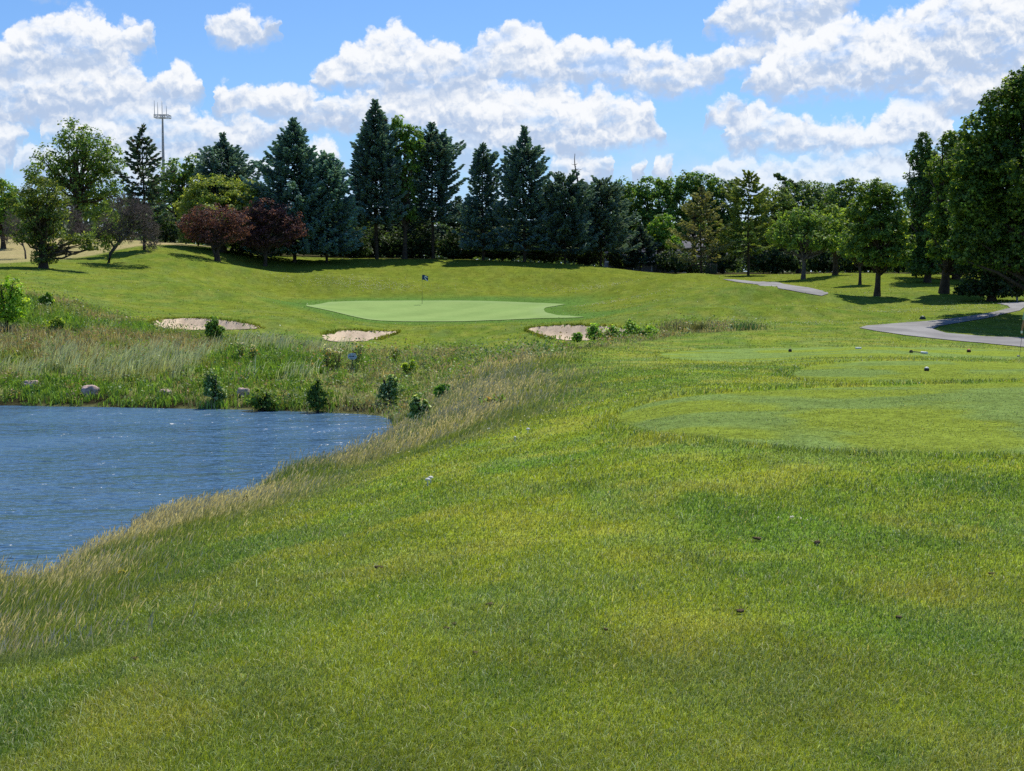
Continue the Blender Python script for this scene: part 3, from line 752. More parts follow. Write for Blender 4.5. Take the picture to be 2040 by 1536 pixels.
def spruce(name, label, px, py, Y, top, prof, clear_py, group='spruces along the back of the hole', col=(0.040, 0.066, 0.056), tipc=(0.072, 0.118, 0.108), dead=0.0, dens=1.0, gap=0.0, sp=0.27, dead_top=None, wob=0.16):
    """prof: (photo row, half width left, half width right); whorled drooping boughs with needle sprays"""
    B = base_of(px, py, Y); Y = B[1]; s = Y / FP
    e = empty(name, tuple(B), label, 'spruce tree', group)
    zt = px_w(px, top, Y)[2]; zc = max(px_w(px, clear_py, Y)[2], B[2] + .15)
    prof = sorted(prof, key=lambda q: -q[0]); pz = np.array([px_w(px, q[0], Y)[2] for q in prof]); pl = np.array([q[1] * s for q in prof]); pr = np.array([q[2] * s for q in prof])
    P = []; D = []; L = []; W = []; C = []; lines = []
    H = zt - B[2]
    ts = np.linspace(0, 1, 12)
    tp = np.column_stack([B[0] + .05 * np.sin(ts * 7 + px), np.full(12, B[1]), B[2] - .2 + (H + .2) * ts])
    lines.append((tp, np.maximum(.015, .024 * H * (1 - ts) ** .85 * .55 + .01)))
    z = zc
    ph = rng.uniform(0, 6.28)
    while z < zt - .12:
        f = (z - B[2]) / H
        step = sp * (1.15 - .55 * f) * rng.uniform(.75, 1.25)
        nb = int(rng.integers(6, 9)) if f < .9 else 5
        ph += rng.uniform(.3, .9)
        ringL = 1 + wob * rng.normal()
        for k in range(nb):
            if rng.random() < gap: continue
            a = ph + 6.283 * k / nb + rng.normal(0, .18)
            ca, sa = math.cos(a), math.sin(a)
            wl, wr = np.interp(z, pz, pl), np.interp(z, pz, pr)
            Lb = (wr if ca > 0 else wl) * abs(ca) + .5 * (wl + wr) * (1 - abs(ca))
            Lb = max(.25, Lb * ringL * rng.uniform(.86, 1.26))
            el = (0.75 if f > .93 else .32) * (1 if f > .8 else (f - .25) / .55) if f > .25 else -.12 * (1 - f / .25) - .05
            n = max(6, int(dens * 21 * Lb))
            t = rng.uniform(.10, 1.0, n) ** .62
            curve = Lb * (el * t - .30 * t * (1 - t) + .14 * t ** 3)
            lat = rng.uniform(-1, 1, n) * .36 * Lb * (1.06 - t) ** .75 * (t > .2)
            lat = lat + rng.normal(0, .05, n)
            rad = Lb * t
            x = ca * rad - sa * lat; y = sa * rad + ca * lat
            zz = z + curve - .22 * np.abs(lat) + rng.normal(0, .05, n)
            P.append(np.column_stack([B[0] + x, B[1] + y, zz]))
            sg = np.sign(lat) * np.minimum(1, np.abs(lat) * 4) * .9
            d = np.column_stack([ca - sa * sg, sa + ca * sg, np.full(n, el - .18) + rng.normal(0, .3, n)])
            D.append(unit(d))
            ln = rng.uniform(.26, .50, n) * (.75 + .25 * min(1, Lb))
            L.append(ln); W.append(ln * rng.uniform(.34, .6, n))
            tip = sstep(.5, 1.0, t + np.abs(lat) / Lb * .8)
            cc = 2.95 * lerp(col, tipc, tip) * rng.normal(1, .2, n).clip(.45, 1.6)[:, None]
            if dead > 0:
                m = (rng.random(n) < dead * (1.2 - t)); cc[m] = np.array([.11, .08, .06]) * rng.uniform(.6, 1.2, m.sum())[:, None]
            C.append(cc)
            if rng.random() < .5: lines.append((np.array([[B[0], B[1], z], [B[0] + ca * Lb * .5, B[1] + sa * Lb * .5, z + Lb * (el * .5 - .075)], [B[0] + ca * Lb * .93, B[1] + sa * Lb * .93, z + Lb * (el * .93 + .08)]]), np.array([.035, .022, .008]) * min(1.3, .5 + Lb * .35)))
        z += step
    # leader
    n = 26; t = rng.random(n); P.append(np.column_stack([B[0] + rng.normal(0, .05, n), B[1] + rng.normal(0, .05, n), zt - .9 + t * .95])); D.append(unit(np.column_stack([rng.normal(0, .35, n), rng.normal(0, .35, n), np.ones(n)]))); L.append(rng.uniform(.22, .4, n)); W.append(rng.uniform(.06, .12, n)); C.append(np.tile(tipc, (n, 1)))
    if dead > 0 or clear_py < py - 12:                         # bare dead boughs under the living crown
        for q in range(34):
            zb = rng.uniform(B[2] + .45 * (zc - B[2]), zc + .25 * (zt - zc) * .5); a = rng.uniform(0, 6.28); Lb = rng.uniform(.8, 2.1)
            lines.append((np.array([[B[0], B[1], zb], [B[0] + math.cos(a) * Lb * .5, B[1] + math.sin(a) * Lb * .5, zb - .08], [B[0] + math.cos(a) * Lb, B[1] + math.sin(a) * Lb, zb - .32]]), np.array([.03, .018, .006])))
    P = np.vstack(P); D = np.vstack(D); L = np.concatenate(L); W = np.concatenate(W); C = np.vstack(C)
    keep = P[:, 2] > height(P[:, 0], P[:, 1]) + .05
    P, D, L, W, C = P[keep], D[keep], L[keep], W[keep], C[keep]
    n = len(P); b = unit(np.cross(D, unit(np.array([0, 0, 1.]) + .8 * rand_unit(n))))
    a_ = D * (L / 2)[:, None]; b_ = b * (W / 2)[:, None]
    up = np.cross(b, D) * (W * .25)[:, None]
    V = np.stack([P - a_, P + b_ - up, P + a_, P - b_ - up], 1).reshape(-1, 3)
    # second spray at right angles gives the boughs body
    b2 = np.cross(D, b) * (W * .42)[:, None]
    V2 = np.stack([P - a_ * .9, P + b2, P + a_ * .9, P - b2], 1).reshape(-1, 3)
    VV = np.vstack([V, V2]); CC = np.vstack([np.repeat(C, 4, 0), np.repeat(C * .92, 4, 0)])
    mesh_np('crown', VV - B, [np.arange(len(VV)).reshape(-1, 4)], M['needle'], e, col=CC)
    V, F = tubes(lines, 5); mesh_np('trunk', V - B, F, M['bark'], e, smooth=True)
    if dead_top is not None:
        (dx0, dy0, dx1, dy1) = dead_top; a = px_w(dx0, dy0, Y); b3 = px_w(dx1, dy1, Y)
        tt = np.linspace(0, 1, 8)[:, None]; sp_ = a + (b3 - a) * tt + np.column_stack([.10 * np.sin(tt[:, 0] * 6), np.zeros(8), np.zeros(8)])
        ln = [(sp_, np.linspace(.11, .025, 8))]
        for q in range(26):
            t = rng.uniform(0, .8) ** 1.3; p = a + (b3 - a) * t; az = rng.uniform(0, 6.28); l = rng.uniform(.4, 1.5) * (1 - t)
            ln.append((np.array([p, p + l * np.array([math.cos(az) * .6, math.sin(az) * .6, .02]), p + l * np.array([math.cos(az), math.sin(az), .12 + rng.normal(0, .12)])]), np.array([.03, .02, .008])))
        V, F = tubes(ln, 5); o = mesh_np('dead_leader', V - B, F, M['bark_grey'], e, smooth=True); o['label'] = 'bare dead grey top of the spruce'
    return e

def cone(top, bot, w, n=6, p=.8, skirt=1.0):
    out = []
    for t in np.linspace(0, 1, n): out.append((top + (bot - top) * t, w[0] * t ** p, w[1] * t ** p))
    return out

SG = 'spruces along the back of the hole'
spruce('spruce_tree', 'dark thin spruce on a bare trunk below the radio mast', 288, 498, None, 248, [(250,0,0),(275,14,14),(300,26,26),(335,34,36),(370,42,42),(410,46,46),(440,30,34)], 452, dead=.25, gap=.28, col=(.034,.055,.036), tipc=(.052,.08,.05), sp=.5)
spruce('spruce_tree', 'bushy blue spruce rising behind the yellow green willow', 448, 492, 133, 268, [(270,0,0),(300,18,18),(330,36,42),(350,46,60),(400,60,75),(470,70,80)], 470, dens=1.05)
spruce('spruce_tree', 'broad blue spruce with sharp tip between the purple plum and the tallest spruce', 588, 512, 129, 236, [(238,0,0),(270,18,18),(300,34,30),(330,52,40),(360,72,50),(420,84,64),(480,92,78),(508,80,76)], 492, col=(.038,.066,.058), tipc=(.075,.13,.118), dens=1.1)
spruce('spruce_tree', 'lower rounded blue spruce leaning on the broad spruce, left of the tallest', 652, 514, 130, 308, [(310,5,5),(325,22,20),(350,38,32),(385,44,44),(430,52,54),(480,56,58),(510,50,54)], 496, col=(.040,.07,.064), tipc=(.08,.14,.128), dens=1.1)
spruce('spruce_tree', 'tallest dense spruce, clear of its neighbours with a bare dark trunk', 750, 516, None, 200, [(202,0,0),(225,12,12),(260,24,26),(300,38,42),(340,48,46),(400,54,50),(450,60,52),(480,40,40)], 438, dead=.15, dens=1.15, wob=.1)
spruce('spruce_tree', 'tall shaggy spruce with blunt top and a bare dark trunk', 862, 515, None, 246, [(248,0,0),(268,18,16),(290,32,34),(320,38,46),(350,40,48),(370,44,46),(410,50,56),(450,56,62),(485,46,56)], 436, dead=.14, gap=.06, dens=1.1)
spruce('spruce_tree', 'narrow ragged spruce with a thin crooked top', 962, 519, 135, 285, [(287,0,0),(300,7,8),(315,16,24),(345,22,30),(365,20,34),(400,32,36),(450,40,44),(510,46,50)], 490, gap=.18, dens=1.0)
spruce('spruce_tree', 'pointed spruce with a sparse see-through tip', 1044, 525, 134, 253, [(255,0,0),(275,8,10),(295,16,18),(315,30,28),(340,40,42),(380,48,46),(430,50,50),(480,52,52),(515,48,48)], 488, gap=.14, dens=1.1)
spruce('spruce_tree', 'blunt dark spruce with a bare dead leader standing above it', 1125, 527, 134, 362, [(364,24,20),(380,36,36),(420,48,50),(470,54,56),(520,52,54)], 496, dead_top=(1150, 385, 1146, 306), col=(.034,.058,.046), tipc=(.058,.095,.08), dens=1.2)
spruce('spruce_tree', 'wide shaggy grey green spruce at the right end of the spruce row', 1198, 528, 137, 364, [(366,16,16),(385,36,34),(420,42,52),(460,46,58),(500,48,56),(520,44,50)], 492, col=(.042,.066,.052), tipc=(.075,.112,.092), dens=1.1)
spruce('spruce_tree', 'low black green spruce behind the path mound', 1275, 532, 141, 450, [(452,0,0),(470,14,14),(500,32,32),(535,40,40)], 520, col=(.026,.042,.034), tipc=(.036,.06,.046))

for nm, _px, Y, top, w, lab in [(698, 0, 143, 398, 44, 'dark filler spruce behind, left of the tallest spruce trunk'), (780, 0, 144, 410, 40, 'dark spruce behind the bare trunk of the tallest spruce'), (836, 0, 143, 400, 40, 'dark spruce far back beside the bare trunk of the shaggy spruce'), (915, 0, 143, 395, 44, 'dark spruce at the back between the shaggy spruce and the narrow ragged spruce'), (1000, 0, 143, 405, 42, 'dark spruce at the back between the narrow ragged spruce and the see-through tip'), (1085, 0, 143, 392, 44, 'dark spruce at the back left of the dead leader'), (1165, 0, 144, 395, 44, 'dark spruce at the back right of the dead leader')]:
    spruce('spruce_tree', lab.replace('filler ', ''), nm, 520, Y, top, [(top + 2, 0, 0), (top + 30, w * .5, w * .5), (top + 70, w * .9, w * .9), (500, w, w), (525, w * .9, w * .9)], 508, col=(.026, .044, .036), tipc=(.040, .066, .054), dens=.9, sp=.33)
AIRY = dict(clump=.17, shell=.25)
broad('broadleaf_tree', 'large airy green tree behind the bare crab tree, sky showing through', 'tree', 158, None, 150, [(150,275,42,38),(175,300,52,46),(112,322,44,40),(210,318,42,46),(85,352,40,30),(150,350,64,46),(215,372,42,42),(120,392,60,38),(180,420,60,36)], leaf=.28, dens=.46, col=(.056,.100,.024), tr=.42, nlimb=70, clear=4.0, **AIRY)
broad('broadleaf_tree', 'small airy tree in front of the radio mast foot', 'tree', 345, None, 152, [(350,348,36,34),(385,338,24,30),(330,385,40,40),(385,390,40,45),(350,440,48,40)], leaf=.30, dens=.65, col=(.052,.10,.026), tr=.25, **AIRY)
broad('broadleaf_tree', 'green tree at the left edge of the picture behind the creeper covered tree', 'tree', 8, None, 128, [(5,388,30,34),(-30,400,40,50),(20,420,36,40),(-10,450,40,30)], leaf=.25, dens=.9, col=(.065,.125,.02), tr=.2)
broad('broadleaf_tree', 'bright green tree top between the tallest spruce and the shaggy spruce', 'tree', 806, 516, None, [(795,262,22,32),(822,278,24,34),(806,320,32,40),(800,370,30,40),(806,420,28,36)], leaf=.27, dens=.75, col=(.060,.115,.022), warm=(.12,.17,.03), tr=.22, **AIRY)
broad('willow_tree', 'rounded yellow green willow behind the purple plum trees', 'tree', 445, None, 129, [(430,385,58,40),(490,392,48,36),(385,418,40,36),(455,430,85,40),(525,415,28,34),(400,460,40,36),(480,470,60,34)], leaf=.22, dens=1.1, col=(.105,.145,.030), warm=(.16,.185,.045), wf=.35, tr=.3, clump=.18)
PURP = dict(leaf=.14, dens=.50, col=(.046,.022,.025), warm=(.080,.038,.037), wf=.35, clump=.17, shell=.3, bark='bark')
broad('plum_tree', 'low purple leaved plum tree with several stems, nearer the crab tree', 'tree', 432, 520, None, [(430,435,56,30),(390,450,36,30),(470,450,34,34),(425,468,60,28)], tr=.2, stems=4, clear=1.0, nlimb=60, **PURP)
broad('plum_tree', 'purple leaved plum tree on a single short trunk beside the blue spruce', 'tree', 528, 530, None, [(528,425,40,30),(500,448,40,36),(556,440,44,34),(590,462,26,20),(535,475,56,30),(498,480,30,22)], tr=.15, clear=1.0, nlimb=60, **PURP)
broad('creeper_covered_tree', 'squat tree smothered in creeper with bare dead branches at its sides', 'tree', 88, 534, None, [(85,385,40,34),(52,408,36,36),(110,415,32,36),(80,440,44,44),(60,470,32,28),(95,480,34,32),(90,512,30,24),(158,478,30,14),(178,490,18,13)], leaf=.16, dens=.50, col=(.046,.070,.015), warm=(.10,.12,.022), wf=.25, tr=.28, stems=4, clear=.5, nlimb=90, clump=.2, bark='bark')

def twiggy(name, label, px, py, Y, trunk, mains, spread, depth=6, rad=.15, leafspots=(), cat='tree', ln=1.5):
    """bare tree: forking twigs grown from a leaning trunk; trunk: photo points"""
    B = base_of(px, py, Y); Y = B[1]
    e = empty(name, tuple(B), label, cat)
    tr = np.array([B + np.array([0, 0, -.1])] + [px_w(a, b, Y) for a, b in trunk]); k = len(tr)
    lines = [(tr, np.linspace(rad, rad * .62, k))]; tw = []
    def grow(p, d, l, r, n):
        q1 = p + d * l * .5 + rng.normal(size=3) * .05 * l; q2 = p + d * l + rng.normal(size=3) * .08 * l
        (lines if r > .022 else tw).append((np.array([p, q1, q2]), np.array([r, r * .82, r * .66])))
        if n == 0: return
        for c in range(3 if n > 1 else 4):
            nd = unit(d + rng.normal(size=3) * np.array([.62, .62, .5]) + np.array([0, 0, .10]))
            grow(q1 + (q2 - q1) * rng.uniform(.1, 1.0), nd, l * rng.uniform(.6, .88), max(.011, r * rng.uniform(.5, .68)), n - 1)
    for (sx, sy, tx, ty, dy) in mains:
        a = px_w(sx, sy, Y); b = px_w(tx, ty, Y); b[1] += dy; d = unit(b - a)
        grow(a, d, np.linalg.norm(b - a) * .42, rad * .55, depth)
    V, F = tubes(lines, 6); mesh_np('trunk', V - B, F, M['bark_grey'], e, smooth=True)
    V, F = tubes(tw, 3); mesh_np('twigs', V - B, F, M['bark_twig'], e)
    P = []
    for (cx, cy, rx, ry, n) in leafspots:
        P.append(px_w(cx, cy, Y) + rng.normal(size=(n, 3)) * np.array([rx, rx, ry]) * (Y / FP) * .55)
    if P:
        P = np.vstack(P); n = len(P); L = rng.uniform(.12, .24, n)
        V, F, CC = leaves(P, unit(rand_unit(n) + np.array([0, 0, .6])), L, L * .6, leafcol((.075, .12, .022), n, .25, (.15, .18, .05), .3))
        mesh_np('foliage', V - B, F, M['leaf'], e, col=CC)
    return e
M['bark_twig'] = plain('dead_twig', (0.17, 0.14, 0.13), 0.95, 0.05, 0.3, 3.0)
twiggy('crab_apple_tree', 'leaning half dead crab apple tree with a dense mesh of bare twigs', 216, 524, None, [(220,505),(236,484),(252,470)],
       [(250,471,262,420,.3),(250,471,300,430,-.4),(238,482,232,430,.8),(252,470,285,405,.9),(228,494,205,455,.2),(250,471,245,400,-1.0),(250,471,312,455,.2),(236,484,218,440,-.7)], 1.0, 6, .16, [(212,488,10,14,260),(225,470,14,16,240),(195,470,20,16,420),(232,440,20,18,200)])
twiggy('dead_shrub', 'bare grey twigs of a dead shrub at the left edge, beside the creeper covered tree', 52, 520, 113, [(50,500),(46,488)], [(46,490,15,440,0),(46,490,35,430,.5),(46,490,8,462,.3),(46,490,55,450,-.4)], 1.0, 5, .08)
twiggy('dead_shrub', 'bare grey twigs of a dead shrub between the creeper covered tree and the crab apple', 130, 520, 116, [(134,500),(138,486)], [(138,488,150,430,0),(138,488,165,445,.5),(138,488,128,420,.3),(138,488,180,455,-.4)], 1.0, 5, .08)

# right-hand woodland, each tree by itself
WG = 'trees of the wood behind the right mound'
dk = (.040, .082, .020); md = (.050, .10, .022)
for nm, lab, px, Y, lobes, kw in [
 ('broadleaf_tree', 'dark green tree top right behind the shaggy grey green spruce', 1235, 152, [(1235,385,42,28),(1260,410,40,40),(1225,440,44,50)], dict(col=dk)),
 ('broadleaf_tree', 'round topped green tree left of the highest knob of the wood', 1310, 150, [(1300,378,36,26),(1335,382,30,28),(1310,415,48,42),(1320,460,50,50)], dict(col=md)),
 ('broadleaf_tree', 'green tree forming the highest knob of the wood, over the pale larch', 1380, 151, [(1375,365,32,24),(1400,372,30,28),(1370,405,44,40),(1400,440,44,50)], dict(col=md)),
 ('broadleaf_tree', 'dark green tree between the pale larch and the yellow green pine', 1440, 152, [(1432,378,26,24),(1452,382,24,26),(1440,420,40,44),(1440,470,40,50)], dict(col=dk)),
 ('broadleaf_tree', 'spreading dark tree with one long bough sticking out of its top', 1590, 146, [(1590,385,50,26),(1640,392,36,26),(1549,349,5,5),(1559,356,9,3.5),(1572,363,10,4),(1584,371,12,6),(1600,420,66,40),(1640,440,44,50)], dict(col=(.046,.082,.026), clump=.2)),
 ('broadleaf_tree', 'small tree crown on the skyline behind the left shoulder of the round maple', 1690, 140, [(1690,372,28,16),(1665,400,30,26),(1700,420,40,40),(1650,450,40,50)], dict(col=(.050,.088,.024))),
 ('broadleaf_tree', 'bright mid height tree between the black green spruce and the pale larch', 1322, 143, [(1320,445,24,20),(1305,468,28,24),(1330,485,28,22)], dict(col=(.062,.125,.02))),
 ('broadleaf_tree', 'pale yellow green tree hanging over the end of the rear path', 1664, 118, [(1665,430,28,26),(1650,462,32,28),(1675,480,30,30)], dict(col=(.088,.135,.026), warm=(.15,.19,.04))),
 ('broadleaf_tree', 'dull olive tree at the back of the wood, right of the yellow green pine', 1545, 143, [(1545,400,40,30),(1530,440,40,36),(1560,470,50,40)], dict(col=(.056,.086,.026))),
]:
    kw2 = dict(leaf=.27, dens=.95, tr=.22, clump=.2, group=WG, nlimb=30); kw2.update(kw)
    broad(nm, lab, 'tree', px, None, Y, lobes, **kw2)
broad('broadleaf_tree', 'open spreading tree with a pale trunk standing over the rear path', 'tree', 1600, 556, None, [(1585,440,44,26),(1625,450,44,28),(1560,470,36,26),(1600,480,60,30),(1648,485,30,24)], leaf=.20, dens=.85, col=(.062,.108,.020), warm=(.12,.165,.03), tr=.17, clear=1.6, clump=.19, bark='bark_grey')
def pine(name, label, px, py, Y, top, prof, clear_py, col, tipc, gap, dens, label_cat='tree', sp=.5):
    e = spruce(name, label, px, py, Y, top, prof, clear_py, group=None, col=col, tipc=tipc, gap=gap, dens=dens, sp=sp); e['category'] = label_cat; return e
pine('larch_tree', 'pale brownish green larch with thin sweeping boughs', 1396, 545, 128, 372, [(374,0,0),(400,22,22),(430,44,40),(470,52,50),(505,52,54),(530,26,26)], 512, (.085,.085,.040), (.125,.130,.050), .22, .75, 'larch')
pine('pine_tree', 'tall yellow green pine with a dark trunk near the rear path', 1490, 548, 129, 346, [(348,8,8),(365,24,26),(395,42,36),(430,56,46),(480,58,54),(530,50,50)], 500, (.058,.085,.022), (.115,.140,.032), .18, 1.1, 'pine')

# maples on the right
MP = dict(leaf=.17, warm=(.120, .160, .022), clump=.15, shell=.35, upb=.8)
broad('maple_tree', 'round shouldered maple on a straight trunk with its shadow at its foot', 'maple', 1747, 590, None, [(1742,385,34,30),(1765,395,30,30),(1722,420,34,36),(1775,440,36,36),(1745,460,50,40),(1795,485,30,24),(1720,490,38,36),(1760,515,52,28)], dens=1.3, col=(.044,.084,.015), wf=.3, tr=.17, clear=1.2, nlimb=60, **MP)
broad('maple_tree', 'slender tree on a thin trunk behind the round shouldered maple', 'maple', 1713, 567, None, [(1712,470,34,30),(1698,500,28,26),(1722,510,26,24)], dens=.9, col=(.045,.088,.018), wf=.2, tr=.10, clear=1.4, nlimb=30, **MP)
broad('maple_tree', 'tall dark pointed tree behind the maples, its top cut by bright cloud', 'maple', 1848, 557, 108, [(1842,285,16,24),(1835,320,26,34),(1858,345,36,44),(1828,385,34,44),(1862,420,50,50),(1832,455,38,46),(1870,490,56,46),(1828,510,36,34),(1850,530,50,24)], dens=1.05, leaf=.2, col=(.036,.070,.018), warm=(.075,.115,.02), wf=.2, tr=.22, clear=1.8, nlimb=50, clump=.2, shell=.4)
broad('maple_tree', 'maple with a stout dark trunk beside the path', 'maple', 1880, 584, None, [(1895,285,24,26),(1915,300,34,36),(1885,340,36,40),(1930,360,44,50),(1935,430,50,50),(1892,400,36,40),(1880,445,34,34),(1920,450,46,46),(1885,495,38,34),(1930,510,40,34)], dens=1.3, col=(.040,.076,.014), wf=.3, tr=.26, clear=1.3, nlimb=60, **MP)
broad('maple_tree', 'biggest maple, its crown filling the right edge above the hairpin of the path', 'maple', 2150, None, 69, [(2030,320,90,80,1.7),(2045,420,95,80,2.2),(2050,360,90,80,-1.5),(2110,250,90,80,1.8),(2045,170,44,40),(2000,215,52,46),(2085,200,80,70),(1955,262,44,42),(1975,320,56,52),(2045,300,90,80),(1960,390,60,56),(2040,410,90,80),(2150,300,130,120),(1965,460,64,50),(2045,480,90,56),(1990,520,58,30),(1925,330,40,40),(2160,450,120,90),(1935,400,50,60),(1950,460,50,60),(1925,500,40,40),(2250,380,90,110),(2080,520,80,40)], dens=1.25, col=(.034,.066,.013), wf=.25, tr=.42, clear=1.6, nlimb=90, leaf=.16, warm=(.105,.15,.02), clump=.13, shell=.4, upb=.8)
broad('maple_tree', 'dark leafy tree filling the gap behind the pointed tree and the stout trunked maple', 'maple', 1905, None, 114, [(1880,330,44,40),(1940,320,50,50),(1850,400,50,50),(1910,400,60,60),(1830,470,36,50),(1870,480,56,50),(1940,470,60,60),(1900,530,70,26),(1835,535,34,20)], dens=1.0, leaf=.22, col=(.026,.050,.013), warm=(.05,.08,.015), wf=.2, tr=.26, clear=1.6, nlimb=40, clump=.2, shell=.4)
broad('yew_tree', 'black green tree with boughs down to the grass under the biggest maple', 'tree', 1975, 600, None, [(1985,470,50,40),(1960,520,56,40),(2010,530,60,44),(1945,565,40,24),(1990,575,56,26),(1925,580,26,12),(2040,560,50,40)], dens=.9, leaf=.18, col=(.022,.040,.014), warm=(.04,.065,.016), wf=.2, tr=.24, clear=.5, nlimb=50, clump=.2, shell=.4)
# dark undergrowth at the foot of the wood and of the spruces
UG = 'dark bushes of the undergrowth below the trees'
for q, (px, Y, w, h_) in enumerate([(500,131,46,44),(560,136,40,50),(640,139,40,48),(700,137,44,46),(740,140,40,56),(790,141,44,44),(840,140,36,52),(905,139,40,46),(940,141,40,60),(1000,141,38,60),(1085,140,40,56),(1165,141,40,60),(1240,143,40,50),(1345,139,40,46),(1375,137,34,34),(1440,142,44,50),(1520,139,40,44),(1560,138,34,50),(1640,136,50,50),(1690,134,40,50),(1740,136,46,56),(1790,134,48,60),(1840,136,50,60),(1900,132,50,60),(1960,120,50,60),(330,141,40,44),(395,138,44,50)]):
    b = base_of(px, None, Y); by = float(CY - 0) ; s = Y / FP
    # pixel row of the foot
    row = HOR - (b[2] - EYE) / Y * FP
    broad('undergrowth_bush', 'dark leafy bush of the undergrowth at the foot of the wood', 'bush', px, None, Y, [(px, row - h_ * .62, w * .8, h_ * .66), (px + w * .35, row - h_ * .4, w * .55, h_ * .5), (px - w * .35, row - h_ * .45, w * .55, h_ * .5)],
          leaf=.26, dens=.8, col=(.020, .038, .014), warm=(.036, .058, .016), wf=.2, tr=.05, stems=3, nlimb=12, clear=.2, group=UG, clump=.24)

# far-off wood behind everything, one mass of foliage
def far_woods():
    n = 80000; px = rng.uniform(-900, 3000, n); Y = rng.uniform(205, 262, n); x = (px - CX) / FP * Y
    top = 5.6 + 5.5 * fbm(x / 9.0, Y / 30.0, 201, 3)
    zg = height(x, Y); z = zg + top * rng.random(n) ** .8
    c = leafcol((.028, .050, .020), n, .3, (.05, .08, .022), .25) * (0.75 + .5 * vnoise(x / 3, z / 2.2, 202))[:, None]
    L = rng.uniform(.6, 1.2, n)
    V, F, C = leaves(np.column_stack([x, Y, z]), unit(rand_unit(n) + np.array([0, -.3, .5])), L, L * .75, c)
    tag(mesh_np('distant_woods', V, F, M['leaf'], col=C), 'dark far off wood behind the trees', None, None, 'stuff')
far_woods()
# ---------------------------------------------------------------- shrubs and weeds that stand out one by one
def shrub(name, label, px, row, w, h_, leaf, col, warm, cat='shrub', Y=None, dens=.65, wf=.3, group=None, clump=.30, shell=.1):
    return broad(name, label, cat, px, row, Y, [(px + rng.uniform(-.15, .15) * w, row - h_ * .72, w * .24, h_ * .34), (px - w * .24, row - h_ * rng.uniform(.34, .56), w * .26, h_ * .36), (px + w * .24, row - h_ * rng.uniform(.32, .52), w * .26, h_ * .34), (px, row - h_ * .25, w * .40, h_ * .26), (px + rng.uniform(-.4, .4) * w, row - h_ * .55, w * .16, h_ * .30)],
                 leaf=leaf, dens=dens, col=col, warm=warm, wf=wf, tr=.02, stems=4, nlimb=16, clear=.05, group=group, clump=clump, shell=shell)
SIL = (0.252, 0.286, 0.146)
shrub('bank_shrub', 'leafy shrub with grey green leaves at the waterline, left of the rounded boulder', 428, 806, 44, 68, .10, (0.062, 0.110, 0.023), SIL)
shrub('bank_shrub', 'low wide dark shrub overhanging the pond', 525, 820, 74, 46, .10, (0.057, 0.098, 0.017), (0.126, 0.172, 0.027))
shrub('bank_shrub', 'dark upright shrub at the waterline straight below the oval sign', 632, 821, 46, 66, .10, (0.054, 0.092, 0.018), (0.115, 0.161, 0.027))
shrub('bank_shrub', 'rounded shrub with pale shiny leaves near the corner of the pond', 775, 803, 50, 54, .10, (0.062, 0.115, 0.033), SIL, wf=.42)
shrub('bank_shrub', 'thin pale leaved shrub on the near bank at the corner of the pond', 836, 846, 42, 60, .09, (0.081, 0.132, 0.033), SIL, wf=.42, dens=.7)
shrub('bank_shrub', 'green shrub growing in front of the bunker behind the pond bank', 430, 686, 40, 54, .12, (0.062, 0.120, 0.018), (0.139, 0.195, 0.027))
shrub('bank_shrub', 'large bright green bush at the left edge above the far bank', 14, 652, 92, 98, .14, (0.107, 0.189, 0.017), (0.189, 0.252, 0.027))
shrub('bank_shrub', 'small green bush on the far bank right of the large bright bush', 92, 616, 34, 34, .13, (0.070, 0.127, 0.018), (0.139, 0.195, 0.027))
shrub('bank_shrub', 'sprawling low green shrub in the tall grass right of the pond corner', 893, 792, 60, 24, .09, (0.062, 0.137, 0.018), (0.115, 0.207, 0.027))
shrub('bank_shrub', 'yellow green weedy bush in the brown grass above the pond corner', 818, 748, 34, 30, .09, (0.139, 0.195, 0.018), (0.215, 0.252, 0.027), dens=.6)
shrub('bank_shrub', 'yellow green bush on the far bank above the low boulder', 105, 665, 50, 34, .12, (0.107, 0.161, 0.018), (0.189, 0.230, 0.027), dens=.6)
for px, row, w, h_, lab in [(1186, 680, 34, 40, 'tallest leafy weed growing in front of the overgrown bunker'), (1218, 678, 40, 30, 'bushy bluish green weed before the overgrown bunker'), (1255, 674, 34, 38, 'leafy weed at the overgrown end of the bunker'), (1290, 672, 44, 24, 'low leafy weed just past the overgrown bunker'), (1150, 682, 20, 22, 'small weed with broad leaves at the front lip of the overgrown bunker')]:
    shrub('leafy_weed', lab, px, row, w * 1.1, h_ * .95, .08, (0.096, 0.174, 0.028), (0.200, 0.269, 0.038), cat='weed', dens=.32, group='weeds before the overgrown bunker')

